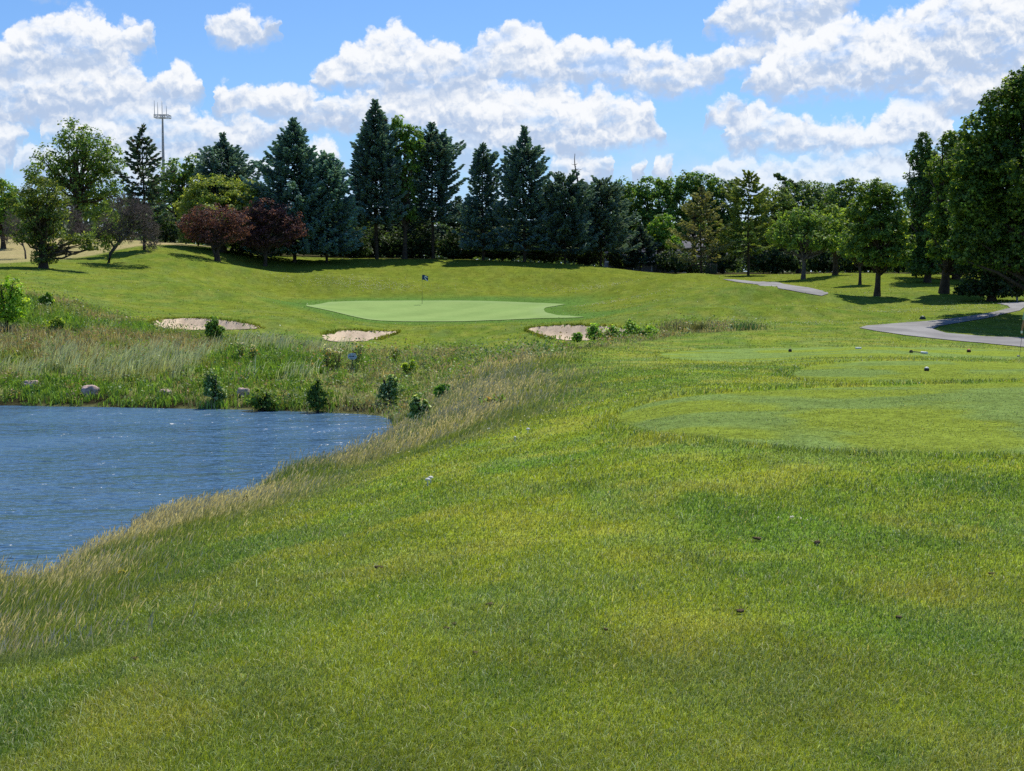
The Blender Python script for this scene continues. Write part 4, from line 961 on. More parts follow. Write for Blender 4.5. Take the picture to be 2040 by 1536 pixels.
def dock(px, row, h_, label, rust=.3, white=True):
    B = base_of(px, row, None); Y = B[1]; s = Y / FP; H = h_ * s
    e = empty('dock_plant', tuple(B), label, 'weed', 'dock plants in the meadow')
    lines = []; P = []; W_ = []
    for k in range(7):
        a = rng.uniform(0, 6.28); t = np.linspace(0, 1, 5)
        pts = np.column_stack([math.cos(a) * .18 * H * t, math.sin(a) * .18 * H * t, H * rng.uniform(.7, 1.0) * t]); lines.append((pts, np.linspace(.016, .006, 5)))
        n = 30; q = rng.uniform(.15, 1, n); P.append(pts[-1] * q[:, None] + rng.normal(0, .075, (n, 3)) * np.array([1.5, 1.5, .7])); W_.append(pts[-1] + rng.normal(0, .02, (9, 3)))
    V, F = tubes(lines, 4); mesh_np('stem', V, F, M['bark_twig'], e)
    P = np.vstack(P); n = len(P); L = rng.uniform(.06, .13, n)
    col = leafcol((.075, .12, .03), n, .25, (.15, .10, .035), rust * .6)
    if white:
        Q = np.vstack(W_); P = np.vstack([P, Q]); L = np.concatenate([L, rng.uniform(.05, .10, len(Q))]); col = np.vstack([col, np.tile((.75, .74, .58), (len(Q), 1))])
    V, F, C = leaves(P, unit(rand_unit(len(P)) + np.array([0, 0, .5])), L, L * .6, col); mesh_np('foliage', V, F, M['leaf'], e, col=C)
for px, row, h_, lab, ru in [(480, 720, 38, 'pale flowered dock plant right of the shrub before the bunker', .1), (505, 722, 36, 'brownish dock plant with cream tips in the far meadow', .35), (652, 735, 48, 'rusty dock plant left of the oval sign', .5), (672, 735, 46, 'flowering dock plant directly left of the oval sign', .3), (712, 735, 56, 'tall dock plant rising behind the oval sign', .2), (788, 725, 34, 'lone thin dock plant on the brown grass right of the sign', .3)]: dock(px, row, h_, lab, ru)
dock(981, 815, 26, 'small rusty dock plant in the pale grass right of the pond', .45, False)

def reeds(px, row, w, h_, label, col):
    B = base_of(px, row, None); s = B[1] / FP; n = 170
    x = B[0] + rng.normal(0, w * s * .3, n); y = B[1] + rng.normal(0, .35, n); c = np.tile(col, (n, 1)) * rng.normal(1, .2, n).clip(.5, 1.5)[:, None]
    V, F, C = blades(None, x, y, height(x, y), h_ * s * rng.uniform(.5, 1.1, n), rng.uniform(.02, .05, n), rng.uniform(.05, .45, n), rng.normal(0, 1.2, n), c, None, None)
    e = empty('reed_clump', tuple(B), label, 'reeds', 'reed clumps beside the mown slope'); mesh_np('foliage', V - B, F, M['blade'], e, col=C)
reeds(1340, 662, 60, 30, 'pale plumed reed clump right of the overgrown bunker', (.22, .23, .12))
reeds(1392, 660, 34, 20, 'short sparse reed clump on the slope between the bunker and the blue green reeds', (.13, .15, .05))
reeds(1485, 657, 60, 18, 'low blue green reed clump above the front tee', (.07, .16, .06))

# ---------------------------------------------------------------- boulders
from mathutils import noise as mnoise
import bmesh
M['granite'] = plain('pink_granite', (0.50, 0.365, 0.31), 0.85, 0.25, 0.4, 9.0, bump=0.02)
def rock(name, label, px, row, w, h_, mat, cat, group, seed, sink=.25, dd=.8):
    B = base_of(px, row, None); s = B[1] / FP
    bm = bmesh.new(); bmesh.ops.create_icosphere(bm, subdivisions=4, radius=1)
    for v in bm.verts:
        p = v.co.copy(); k = 1 + .35 * mnoise.noise(p * 1.1 + Vector((seed, 0, 0))) + .10 * mnoise.noise(p * 3.1 + Vector((0, seed, 0))) + .03 * mnoise.noise(p * 9)
        q = Vector((max(-.9, min(.9, p.x)), max(-.9, min(.9, p.y)), max(-.7, min(.82, p.z)))) * k
        v.co = Vector((q.x * w * s * .6, q.y * w * s * .6 * dd, q.z * h_ * s * .75 + h_ * s * (.5 - sink)))
    o = bm_obj(name, bm, mat, smooth=True); o.location = B
    return tag(o, label, cat, group)
BG = 'boulders on the far bank'
rock('boulder', 'flat grey pink boulder sunk in weeds near the left edge of the far bank', 60, 770, 30, 14, M['granite'], 'boulder', BG, 1.3)
rock('boulder', 'largest pink boulder with a square face, standing clear above the water', 180, 787, 28, 19, M['granite'], 'boulder', BG, 4.1, .1)
rock('boulder', 'small low pink boulder between the square boulder and the waterline shrub', 328, 784, 24, 10, M['granite'], 'boulder', BG, 7.7)
rock('boulder', 'rounded speckled boulder right of the first waterline shrub', 484, 788, 24, 17, M['granite'], 'boulder', BG, 9.2)

# ---------------------------------------------------------------- soil clods and mushrooms in the mown grass
M['soil'] = plain('soil', (0.115, 0.085, 0.05), 1.0, 0.05, 0.5, 40.0, bump=0.01)
M['cap'] = plain('mushroom_cap', (0.75, 0.72, 0.62), 0.7, 0.3, 0.08, 20.0)
for q, (px, row) in enumerate([(268, 1318), (755, 1135), (889, 1258), (905, 1250), (976, 1211), (947, 1308), (1508, 1078), (1628, 1087), (1474, 1224), (1790, 1236), (1975, 1148), (1206, 1261)]):
    lab = 'flat brown lump of soil lying in the bright grass at the lower left' if q == 0 else 'small crumbly dark soil clod lying in the mown grass'
    o = rock('soil_clod', lab, px, row, rng.uniform(9, 16), rng.uniform(4, 6), M['soil'], 'clod', 'soil clods scattered in the mown grass', 11.0 + q * 1.7, .05)
    o.location.z += .012
for q, (px, row, lab) in enumerate([(852, 968, 'left white mushroom of the close pair on the slope'), (858, 964, 'right white mushroom of the close pair on the slope'), (1052, 864, 'single white mushroom below the pale tall grass'), (1026, 880, 'tiny pale mushroom downhill of the single white mushroom'), (974, 862, 'tiny cream mushroom at the edge of the tall grass')]):
    B = base_of(px, row, None); r = .024 if q < 3 else .015
    e = empty('mushroom', tuple(B), lab, 'mushroom', 'white mushrooms on the slope')
    bm = bmesh.new(); bmesh.ops.create_uvsphere(bm, u_segments=14, v_segments=8, radius=r * 1.25)
    for v in bm.verts: v.co.z = (v.co.z * .8 if v.co.z > 0 else v.co.z * .18) + .062
    bm_obj('cap', bm, M['cap'], e, True)
    V, F = tubes([(np.array([[0, 0, -.01], [0, 0, .03], [0, 0, .064]]), np.array([.010, .008, .008]))], 8); mesh_np('stem', V, F, M['cap'], e, smooth=True)
shrub('flowering_weed', 'small weed with yellow flowers in the dry grass above the lower left corner', 246, 1152, 26, 18, .022, (.07, .10, .012), (.30, .25, .012), cat='weed', dens=.35, wf=.55)
shrub('leafy_weed', 'small dark weed at the edge of the dry grass by the near shore', 490, 1004, 12, 16, .022, (.03, .05, .012), (.05, .08, .015), cat='weed', dens=.3)

# ---------------------------------------------------------------- small hardware
def box_bm(bm, c, s, bev=0.0):
    r = bmesh.ops.create_cube(bm, size=1.0, matrix=Matrix.Translation(c) @ Matrix.Diagonal((s[0], s[1], s[2], 1)))
    if bev:
        ed = list({e for v in r['verts'] for e in v.link_edges}); bmesh.ops.bevel(bm, geom=ed, offset=bev, segments=2, affect='EDGES', profile=.6)
def cyl(c0, c1, r, n=10, r2=None):
    c0 = np.array(c0, float); c1 = np.array(c1, float); r2 = r if r2 is None else r2
    d = c1 - c0; e = 1e-4
    return tubes([(np.array([c0, c0, c0 + d * .5, c1, c1]) + np.array([[0, 0, 0], d * e, [0, 0, 0], -d * e, [0, 0, 0]]), np.array([1e-4, r, (r + r2) / 2, r2, 1e-4]))], n)

M['white'] = plain('white_paint', (0.80, 0.80, 0.77), 0.5, 0.4, 0.06, 8)
M['dark'] = plain('dark_plastic', (0.030, 0.026, 0.022), 0.5, 0.4, 0.3, 10)
M['brown'] = plain('brown_wood', (0.06, 0.04, 0.028), 0.8, 0.2, 0.4, 12)
M['orange'] = plain('orange_paint', (0.55, 0.13, 0.045), 0.5, 0.4, 0.15, 10)
M['navy'] = plain('navy_cloth', (0.028, 0.060, 0.135), 0.85, 0.1, 0.3, 14)
M['blue'] = plain('pale_blue_paint', (0.44, 0.54, 0.70), 0.6, 0.3, 0.15, 12)
M['steel'] = plain('steel', (0.35, 0.36, 0.37), 0.35, 0.5, 0.1, 10, 0.8)
M['galv'] = plain('galvanised', (0.42, 0.47, 0.54), 0.6, 0.4, 0.12, 1.0)
M['dkgreen'] = plain('dark_green_plastic', (0.020, 0.052, 0.028), 0.5, 0.4, 0.2, 6)

# flagstick on the green
B = base_of(841, 606, None)
e = empty('golf_flag', tuple(B), 'navy flag with a white emblem on a thin stick in the putting green', 'flag')
Hf = 58.5 * B[1] / FP
V, F = cyl((0, 0, -.1), (0, 0, Hf * .45), .014); mesh_np('lower_stick', V, F, M['dark'], e, smooth=True)
V, F = cyl((0, 0, Hf * .45 + .002), (0, 0, Hf + .03), .011); mesh_np('upper_stick', V, F, plain('straw_paint', (.42, .40, .18), .5, .3, .1), e, smooth=True)
V, F = cyl((0, 0, .004), (0, 0, .03), .054, 14); mesh_np('cup_rim', V, F, M['white'], e)
fw, fh = .43, .36
def flag_pt(u, v):                       # u along the fly, v down the hoist
    return (.012 + fw * u, .05 * math.sin(u * 5.5 + v) * u - .02 * v, Hf - .02 - fh * v - .09 * u * u + .02 * math.sin(u * 6))
g = np.array([flag_pt(a / 12, b / 8) for b in range(9) for a in range(13)])
fq = np.array([[b * 13 + a, b * 13 + a + 1, b * 13 + a + 14, b * 13 + a + 13] for b in range(8) for a in range(12)])
fl = mesh_np('flag_cloth', g, [fq], M['navy'], e, smooth=True); md_ = fl.modifiers.new('thick', 'SOLIDIFY'); md_.thickness = .004; md_.offset = 0
strip = []; mq = []
for k in range(15):                      # white hooked stroke: over the top, down the front, out along the bottom
    t = k / 14
    u = [.95, .55, .36, .45, .66, .98]; v = [.30, .14, .40, .62, .78, 1.0]
    uu = np.interp(t, np.linspace(0, 1, 6), u); vv = np.interp(t, np.linspace(0, 1, 6), v); wv = .07 + .05 * math.sin(t * 3.14)
    strip += [(uu, min(1, vv + wv)), (uu + .02, max(0.02, vv - wv))]
for k in range(14): mq.append([2 * k, 2 * k + 1, 2 * k + 3, 2 * k + 2])
for side in (-1, 1):
    mv = np.array([np.array(flag_pt(min(u, 1), v)) + np.array([0, side * .0045, 0]) for u, v in strip])
    mesh_np('flag_emblem', mv, [np.array(mq)], M['white'], e)

# oval sign in the meadow
B = base_of(702, 738, None); s = B[1] / FP
e = empty('oval_sign', tuple(B), 'small pale blue oval sign on a stake in the far bank weeds', 'sign')
zc = px_w(702, 710, B[1])[2] - B[2]
V, F = cyl((0, .03, -.2), (0, .03, zc + .05), .022, 8); mesh_np('stake', V, F, M['dark'], e, smooth=True)
bm = bmesh.new(); bmesh.ops.create_cone(bm, cap_ends=True, segments=40, radius1=1, radius2=1, depth=.03, matrix=Matrix.Translation((0, 0, zc)) @ Matrix.Diagonal((9.5 * s, 1, 6.8 * s, 1)) @ Matrix.Rotation(R(90), 4, 'X'))
for v in bm.verts: v.co.y = max(-.012, min(.012, v.co.y))
bm_obj('sign_board', bm, M['blue'], e)
x0 = -6 * s
for wd_ in (1.6, .9, 1.3, 1.1, 1.7, .8, 1.0):         # a line of lettering too small to read
    bm = bmesh.new(); box_bm(bm, (x0 + wd_ * s / 2, -.015, zc - .2 * s), (wd_ * s * .85, .004, 1.7 * s)); bm_obj('lettering', bm, M['navy'], e); x0 += wd_ * s * 1.22

# tee markers and odds and ends on the tees
def marker(px, row, size, top, label, body=None):
    B = base_of(px, row, None); s = B[1] / FP; w = size * s * .8
    e = empty('tee_marker', tuple(B), label, 'tee marker', 'tee markers')
    bm = bmesh.new(); box_bm(bm, (0, 0, w * .32), (w, w, w * .62), w * .16); bm_obj('base', bm, body or M['dark'], e, True)
    bm = bmesh.new(); bmesh.ops.create_uvsphere(bm, u_segments=18, v_segments=10, radius=w * .47)
    for v in bm.verts: v.co.z = v.co.z * .62 + w * .66
    bm_obj('cap', bm, top, e, True)
marker(1574, 701, 8, M['brown'], 'dark brown tee marker alone on the far end of the front tee')
marker(1815, 703, 8, M['brown'], 'dark tee marker beside the club lying on the front tee')
marker(1930, 702, 9, M['orange'], 'orange topped tee marker on the front tee', M['brown'])
marker(1846, 739, 11, M['white'], 'white topped dark tee marker on the middle tee')
a_ = base_of(1819, 702.5, None); b_ = base_of(1847, 705.5, None)
e = empty('lying_stick', tuple(a_), 'thin dark stick with a white end lying on the front tee', 'stick')
d_ = b_ - a_; up_ = np.array([0, 0, .035])
V, F = cyl(up_, d_ * .6 + up_, .014, 8); mesh_np('shaft', V, F, M['dark'], e, smooth=True)
V, F = cyl(d_ * .6 + up_, d_ + up_, .04, 10); mesh_np('white_end', V, F, M['white'], e, smooth=True)
B = base_of(1710, 695, None); bm = bmesh.new(); box_bm(bm, (0, 0, .03), (.20, .14, .05), .012)
o = bm_obj('yardage_plate', bm, M['white']); o.location = B; tag(o, 'small flat white plate set in the front tee', 'plate')

# squat cover by the path and the pale post
B = base_of(1838, 636, None); s = B[1] / FP; e = empty('utility_cover', tuple(B), 'squat dark green domed cover beside the cart path', 'cover')
bm = bmesh.new(); bmesh.ops.create_uvsphere(bm, u_segments=24, v_segments=14, radius=1)
for v in bm.verts:
    v.co = Vector((v.co.x * 6.2 * s, v.co.y * 6.2 * s, max(-.1, v.co.z) ** 1 * 7.2 * s if v.co.z > 0 else v.co.z * .1))
bm_obj('dome', bm, M['dkgreen'], e, True)
bm = bmesh.new(); bmesh.ops.create_cone(bm, cap_ends=True, segments=24, radius1=6.6 * s, radius2=6.5 * s, depth=.05, matrix=Matrix.Translation((0, 0, .03))); bm_obj('rim', bm, M['dark'], e)
B = base_of(2026, 600, None); s = B[1] / FP; e = empty('marker_post', tuple(B), 'pale grey marker post under the biggest maple beside the path', 'post')
bm = bmesh.new(); box_bm(bm, (0, 0, 8.2 * s), (3.2 * s, 3.2 * s, 17 * s), .006); bm_obj('post', bm, plain('grey_post', (.36, .38, .38), .7), e)
bm = bmesh.new(); box_bm(bm, (0, 0, 17 * s + .012), (3.7 * s, 3.7 * s, .022), .004); bm_obj('cap', bm, M['white'], e)

# ---------------------------------------------------------------- radio mast, far behind
def mast():
    Y = 600.0; s = Y / FP; B = base_of(329.5, None, Y); z0 = B[2]
    e = empty('radio_mast', tuple(B), 'tall grey lattice radio mast with a square platform and whip aerials', 'mast')
    zt = px_w(329, 230, Y)[2] - z0
    lines = []
    ang = [R(200), R(-20), R(80)]
    def leg(k, t): r = (9.5 * (1 - t) + 1.7 * t) * s * .62; return np.array([math.cos(ang[k]) * r - .2 * s * (1 - t), math.sin(ang[k]) * r, zt * t])
    for k in range(3): lines.append((np.array([leg(k, t) for t in np.linspace(0, 1, 12)]), np.full(12, .15)))
    n = 34
    for q in range(n):
        t0, t1 = q / n, (q + 1) / n
        for k in range(3):
            j = (k + 1) % 3
            lines.append((np.array([leg(k, t0), leg(j, t1)]), np.array([.06, .06]))); lines.append((np.array([leg(k, t1), leg(j, t1)]), np.array([.055, .055])))
    V, F = tubes(lines, 5); mesh_np('lattice', V, F, M['galv'], e)
    V, F = tubes([(np.array([[-3.3 * s * .62 * .6, .3, 0], [-1.0 * s, .3, zt]]), np.array([.32, .22]))], 8); mesh_np('feeder_cable_run', V, F, M['galv'], e, smooth=True)
    P = []; hw = 14 * s
    for dz in (0, 5.2 * s):
        c = [np.array([a * hw, b * hw * .9, zt + dz - 1]) for a, b in ((-1, -1), (1, -1), (1, 1), (-1, 1))]
        for k in range(4): P.append((np.array([c[k], c[(k + 1) % 4]]), np.array([.15, .15])))
        P.append((np.array([c[0], c[2]]), np.array([.09, .09]))); P.append((np.array([c[1], c[3]]), np.array([.09, .09])))
    for a, b in ((-1, -1), (1, -1), (1, 1), (-1, 1)):
        for f in np.linspace(0, 1, 5)[:-1]:
            na, nb = (-b, a); pa = np.array([(a + (na - a) * f) * hw, (b + (nb - b) * f) * hw * .9, zt - 1]); P.append((np.array([pa, pa + np.array([0, 0, 5.2 * s])]), np.array([.09, .09])))
    V, F = tubes(P, 5); mesh_np('platform', V, F, M['galv'], e)
    for dx, h_ in ((-14, 29), (-7.5, 25), (1.0, 28), (9.5, 18)):
        V, F = tubes([(np.array([[dx * s, -hw * .5, zt - .5], [dx * s, -hw * .5, zt + h_ * s * .5], [dx * s, -hw * .5, zt + h_ * s]]), np.array([.14, .12, .06]))], 6); mesh_np('whip_aerial', V, F, M['galv'], e, smooth=True)
mast()

# ---------------------------------------------------------------- house glimpsed through the wood
def house():
    Y = 166.0; s = Y / FP
    xL, xR = float(ray(1205, 540)[0]) * Y, float(ray(1452, 540)[0]) * Y
    g = float(height(np.array([(xL + xR) / 2]), np.array([Y]))[0]); ze = px_w(1300, 521, Y)[2] - g; zr = px_w(1300, 466, Y)[2] - g; D = 8.0; w = (xR - xL) / 2
    e = empty('house', ((xL + xR) / 2, Y, g), 'low house with a grey shingle roof and white gutter glimpsed through the wood', 'house')
    bm = bmesh.new(); box_bm(bm, (0, D / 2, ze / 2 - .3), (2 * w - .8, D - .8, ze + .55))
    bm_obj('wall', bm, plain('house_wall', (.16, .15, .14), .9), e)
    rv = np.array([[-w, -.25, ze], [w, -.25, ze], [w, D / 2, zr], [-w, D / 2, zr], [-w, D + .25, ze], [w, D + .25, ze]])
    rv = np.vstack([rv, rv - np.array([0, 0, .16])])
    rq = [[0, 1, 2, 3], [3, 2, 5, 4], [6, 9, 8, 7], [9, 10, 11, 8], [0, 6, 7, 1], [5, 11, 10, 4], [0, 3, 9, 6], [3, 4, 10, 9], [1, 7, 8, 2], [2, 8, 11, 5]]
    mesh_np('roof', rv, [np.array(rq)], plain('grey_shingles', (.17, .165, .17), .9, .1, .25, 3.0), e)
    bm = bmesh.new(); box_bm(bm, (0, -.34, ze - .05), (2 * w, .14, .13)); bm_obj('gutter', bm, M['white'], e)
    for q in (-.62, -.15, .35, .74):
        f = bmesh.new(); box_bm(f, (q * w, .37, ze * .5), (1.3, .08, 1.25)); fr = bm_obj('window', f, M['white'], e)
        f = bmesh.new(); box_bm(f, (q * w, .32, ze * .5), (1.14, .05, 1.08)); bm_obj('pane', f, plain('window_glass', (.03, .04, .05), .1, .6), fr)
house()
def fence():
    Y = 139.0; s = Y / FP; xs = [float(ray(p, 540)[0]) * Y for p in (1402, 1415, 1428)]
    g = float(height(np.array([xs[1]]), np.array([Y]))[0])
    M['post_grey'] = plain('dull_post', (.12, .13, .13), .7)
    e = empty('fence_panel', (xs[1], Y, g), 'short dark green mesh fence panel with two thin grey posts under the larch', 'fence')
    h_ = 21 * s
    for x in xs[1:]:
        V, F = cyl((x - xs[1], 0, -.2), (x - xs[1], 0, h_), .022, 8); mesh_np('post', V, F, M['post_grey'], e, smooth=True)
    V, F = cyl((xs[0] - xs[1], .04, h_ - .04), (xs[2] - xs[1], .04, h_ - .04), .012, 8); mesh_np('top_rail', V, F, M['post_grey'], e, smooth=True)
    bm = bmesh.new(); box_bm(bm, ((xs[0] + xs[2]) / 2 - xs[1], .09, h_ * .48), (xs[2] - xs[0], .02, h_ * .86)); bm_obj('mesh_screen', bm, M['dkgreen'], e)
fence()

# ---------------------------------------------------------------- golfer at the right edge
def skin(name, verts, edges, radii, root, mat, parent, loc, sub=2):
    me = bpy.data.meshes.new(name); me.from_pydata([Vector(v) for v in verts], edges, []); me.update()
    o = bpy.data.objects.new(name, me); COL.objects.link(o)
    m = o.modifiers.new('skin', 'SKIN'); m.use_smooth_shade = True
    for i, r in enumerate(radii):
        sv = me.skin_vertices[0].data[i]; sv.radius = (r, r) if not isinstance(r, tuple) else r; sv.use_root = (i == root)
    sb = o.modifiers.new('sub', 'SUBSURF'); sb.levels = sub; sb.render_levels = sub
    dg = bpy.context.evaluated_depsgraph_get(); dg.update()
    nm = bpy.data.meshes.new_from_object(o.evaluated_get(dg)); bpy.data.objects.remove(o)
    o = bpy.data.objects.new(name, nm); COL.objects.link(o); nm.materials.clear(); nm.materials.append(mat)
    for p in nm.polygons: p.use_smooth = True
    o.parent = parent; return o
M['skin'] = plain('skin', (0.36, 0.19, 0.13), 0.55, 0.35, 0.08, 10)
M['shirt'] = plain('pale_green_shirt', (0.33, 0.45, 0.29), 0.9, 0.1, 0.1, 8, bump=.01)
M['shorts'] = plain('grey_shorts', (0.27, 0.29, 0.28), 0.9, 0.1, 0.12, 8, bump=.01)
M['hair'] = plain('brown_hair', (0.05, 0.032, 0.02), 0.8, 0.2, 0.3, 40)
def golfer():
    B = base_of(2053.5, 712, None)
    e = empty('person', tuple(B), 'person in a pale green short sleeved shirt at the right edge holding a club', 'person')
    Vv = []; E = []; Rr = []
    def add(p, r, par=None):
        Vv.append(p); Rr.append(r); i = len(Vv) - 1
        if par is not None: E.append((par, i))
        return i
    pel = add((0, 0, .96), (.15, .11)); wst = add((0, 0, 1.12), (.135, .10), pel); ch = add((0, .0, 1.30), (.155, .115), wst); up = add((0, -.01, 1.43), (.12, .09), ch)
    nk = add((0, 0, 1.52), .056, up); h0 = add((0, .025, 1.60), (.070, .082), nk); h1 = add((0, .02, 1.68), (.078, .098), h0); add((0, .005, 1.755), (.055, .070), h1)
    for sx in (-1, 1):
        sh = add((sx * .185, -.01, 1.425), .060, up); el = add((sx * .262, -.03, 1.12), .042, sh); fo = add((sx * .275, .01, 1.0), .040, el); wr = add((sx * .285, .05, .865), .027, fo)
        pm = add((sx * .287, .062, .805), (.021, .036), wr)
        for k, (oy, ln) in enumerate(((.030, .075), (.011, .085), (-.009, .080), (-.028, .062))):
            a = add((sx * .288, .066 + oy, .765), .0092, pm); b = add((sx * .274, .072 + oy, .765 - ln * .5), .0085, a); add((sx * .252, .074 + oy, .765 - ln * .62), .0075, b)
        t0 = add((sx * .276, .098, .815), .0105, pm); t1 = add((sx * .262, .112, .785), .0095, t0); add((sx * .252, .108, .758), .008, t1)
        hp = add((sx * .092, 0, .89), .098, pel); kn = add((sx * .105, .02, .50), .060, hp); cf = add((sx * .108, -.012, .34), .056, kn); an = add((sx * .112, -.02, .085), .036, cf); add((sx * .125, .13, .045), .038, an)
    skin('body', Vv, E, Rr, 0, M['skin'], e, B)
    # shirt: torso and short sleeves, a little outside the body
    S = [(0, 0, .93), (0, 0, 1.12), (0, 0, 1.30), (0, -.01, 1.44), (0, 0, 1.495)]; Sr = [(.172, .13), (.158, .12), (.176, .135), (.135, .105), (.070, .068)]; Se = [(0, 1), (1, 2), (2, 3), (3, 4)]
    for sx in (-1, 1):
        i = len(S); S += [(sx * .19, -.01, 1.428), (sx * .232, -.02, 1.26), (sx * .252, -.026, 1.165)]; Sr += [.078, .074, .072]; Se += [(3, i), (i, i + 1), (i + 1, i + 2)]
    skin('shirt', S, Se, Sr, 0, M['shirt'], e, B)
    S = [(0, 0, 1.0), (0, 0, .93)]; Sr = [(.158, .122), (.165, .125)]; Se = [(0, 1)]
    for sx in (-1, 1):
        i = len(S); S += [(sx * .098, 0, .85), (sx * .106, .01, .66), (sx * .109, .018, .50)]; Sr += [.118, .105, .098]; Se += [(1, i), (i, i + 1), (i + 1, i + 2)]
    skin('shorts', S, Se, Sr, 0, M['shorts'], e, B)
    # glove on the hand that holds the club
    skin('glove', [(-.286, .055, .85), (-.287, .064, .80), (-.288, .068, .762)], [(0, 1), (1, 2)], [(.033, .036), (.030, .046), (.024, .042)], 1, M['white'], e, B)
    for sx in (-1, 1):
        sho = skin('shoe', [(sx * .111, -.055, .05), (sx * .118, .05, .05), (sx * .127, .16, .035)], [(0, 1), (1, 2)], [(.048, .05), (.050, .046), (.042, .034)], 1, M['white'], e, B)
        V, F = cyl((sx * .111, -.02, .05), (sx * .110, -.018, .16), .045, 12); mesh_np('sock', V, F, M['white'], e, smooth=True)
    # head: hair, cap, face
    bm = bmesh.new(); bmesh.ops.create_uvsphere(bm, u_segments=24, v_segments=16, radius=1)
    for v in bm.verts: v.co = Vector((v.co.x * .086, v.co.y * .104 - .004 - .012 * (v.co.z < 0), v.co.z * .098 + 1.712)); 
    bmesh.ops.delete(bm, geom=[v for v in bm.verts if v.co.z < 1.695 and v.co.y > -.02 or v.co.z < 1.64], context='VERTS'); bm_obj('hair', bm, M['hair'], e, True)
    bm = bmesh.new(); bmesh.ops.create_uvsphere(bm, u_segments=24, v_segments=16, radius=1)
    for v in bm.verts: v.co = Vector((v.co.x * .094, v.co.y * .112, max(0, v.co.z) * .095 + 1.728))
    cap = bm_obj('cap', bm, M['white'], e, True)
    bm = bmesh.new(); bmesh.ops.create_cone(bm, cap_ends=True, segments=24, radius1=.085, radius2=.082, depth=.008, matrix=Matrix.Translation((0, .105, 1.735)) @ Matrix.Rotation(R(-10), 4, 'X')); bm_obj('peak', bm, M['white'], cap, True)
    for sx in (-1, 1):
        bm = bmesh.new(); bmesh.ops.create_uvsphere(bm, u_segments=10, v_segments=8, radius=.5, matrix=Matrix.Translation((sx * .082, .0, 1.668)) @ Matrix.Diagonal((.02, .042, .062, 1))); bm_obj('ear', bm, M['skin'], e, True)
        bm = bmesh.new(); bmesh.ops.create_uvsphere(bm, u_segments=10, v_segments=8, radius=.012, matrix=Matrix.Translation((sx * .031, .096, 1.685))); bm_obj('eye', bm, M['dark'], e, True)
    bm = bmesh.new(); bmesh.ops.create_uvsphere(bm, u_segments=10, v_segments=8, radius=.5, matrix=Matrix.Translation((0, .112, 1.655)) @ Matrix.Diagonal((.03, .045, .055, 1))); bm_obj('nose', bm, M['skin'], e, True)
    bm = bmesh.new(); bmesh.ops.create_uvsphere(bm, u_segments=10, v_segments=8, radius=.5, matrix=Matrix.Translation((0, .098, 1.618)) @ Matrix.Diagonal((.05, .02, .014, 1))); bm_obj('mouth', bm, plain('lips', (.30, .11, .09), .5), e, True)
    # the club hangs from the gloved hand
    gx_, gy_ = B[0] - .268, B[1] + .072
    ct = np.array([gx_ + .012, gy_ + .01, B[2] + .93]); bx, by = hit(2030.5, 711); cb = np.array([float(bx[0]), gy_ + .30, 0]); cb[2] = float(height(np.array([cb[0]]), np.array([cb[1]]))[0]) + .03
    c = empty('golf_club', tuple(cb), 'slim golf club held down to the grass by the golfer', 'golf club')
    d = ct - cb
    V, F = cyl((0, 0, 0), d * .74, .0065, 8); mesh_np('shaft', V, F, M['dark'], c, smooth=True)
    V, F = cyl(d * .74, d, .013, 10); mesh_np('grip', V, F, M['dark'], c, smooth=True)
    bm = bmesh.new(); box_bm(bm, (-.035, 0, .0), (.10, .022, .05), .009); bm_obj('club_head', bm, M['steel'], c, True)
golfer()
# ---------------------------------------------------------------- sky: Nishita light with cumulus laid out by compass direction
SUN_AZ, SUN_EL = R(23), R(57)
W = bpy.data.worlds.new('World'); scene.world = W; W.use_nodes = True
W.node_tree.nodes.clear(); t = NT(W.node_tree)
sky = t.n('ShaderNodeTexSky', sky_type='NISHITA'); sky.sun_disc = False; sky.sun_elevation = SUN_EL; sky.sun_rotation = SUN_AZ; sky.altitude = 200; sky.air_density = 1.0; sky.dust_density = 0.3; sky.ozone_density = 2.0
tc = t.n('ShaderNodeTexCoord')
sp = t.n('ShaderNodeSeparateXYZ', inp={0: tc.outputs['Generated']})
az = t.math('ARCTAN2', sp.outputs[0], sp.outputs[1]); el = t.math('ARCSINE', sp.outputs[2])
# cloud chart: one unit = 100 / 2900 rad, (0, 0) = due ahead on the horizon
u0 = t.math('MULTIPLY', az, 29.0); v0 = t.math('MULTIPLY', el, 29.0)
cb = t.n('ShaderNodeCombineXYZ', inp={0: u0, 1: v0, 2: 0.0}).outputs[0]
def noise2(vec, scale, det, rough, out=0):
    nd = t.n('ShaderNodeTexNoise', noise_dimensions='2D', inp={'Vector': vec, 'Scale': scale, 'Detail': det, 'Roughness': rough}); return nd.outputs[out]
def puff(vec, scale, det):
    nd = t.n('ShaderNodeTexVoronoi', voronoi_dimensions='2D', inp={'Vector': vec, 'Scale': scale, 'Detail': det, 'Roughness': 0.55}); nd.normalize = False
    return nd.outputs['Distance']
wob = t.vec('MULTIPLY', t.vec('SUBTRACT', noise2(cb, 2.2, 5.0, 0.6, 'Color'), (.5, .5, .5)), (.38, .30, 0))
pw = t.vec('ADD', cb, wob)
p1 = puff(pw, 2.1, 3.0); p2 = puff(t.vec('ADD', pw, (0.03, 0.11, 0)), 2.1, 3.0)
fine = t.math('SUBTRACT', noise2(cb, 7.0, 6.0, 0.65), 0.5)
broad_n = t.math('SUBTRACT', noise2(t.vec('MULTIPLY', cb, (0.8, 1.5, 1)), 1.1, 6.0, 0.62), 0.5)
relief = t.math('SUBTRACT', p2, p1)                         # puffs face the light above them
sw = t.n('ShaderNodeSeparateXYZ', inp={0: pw})
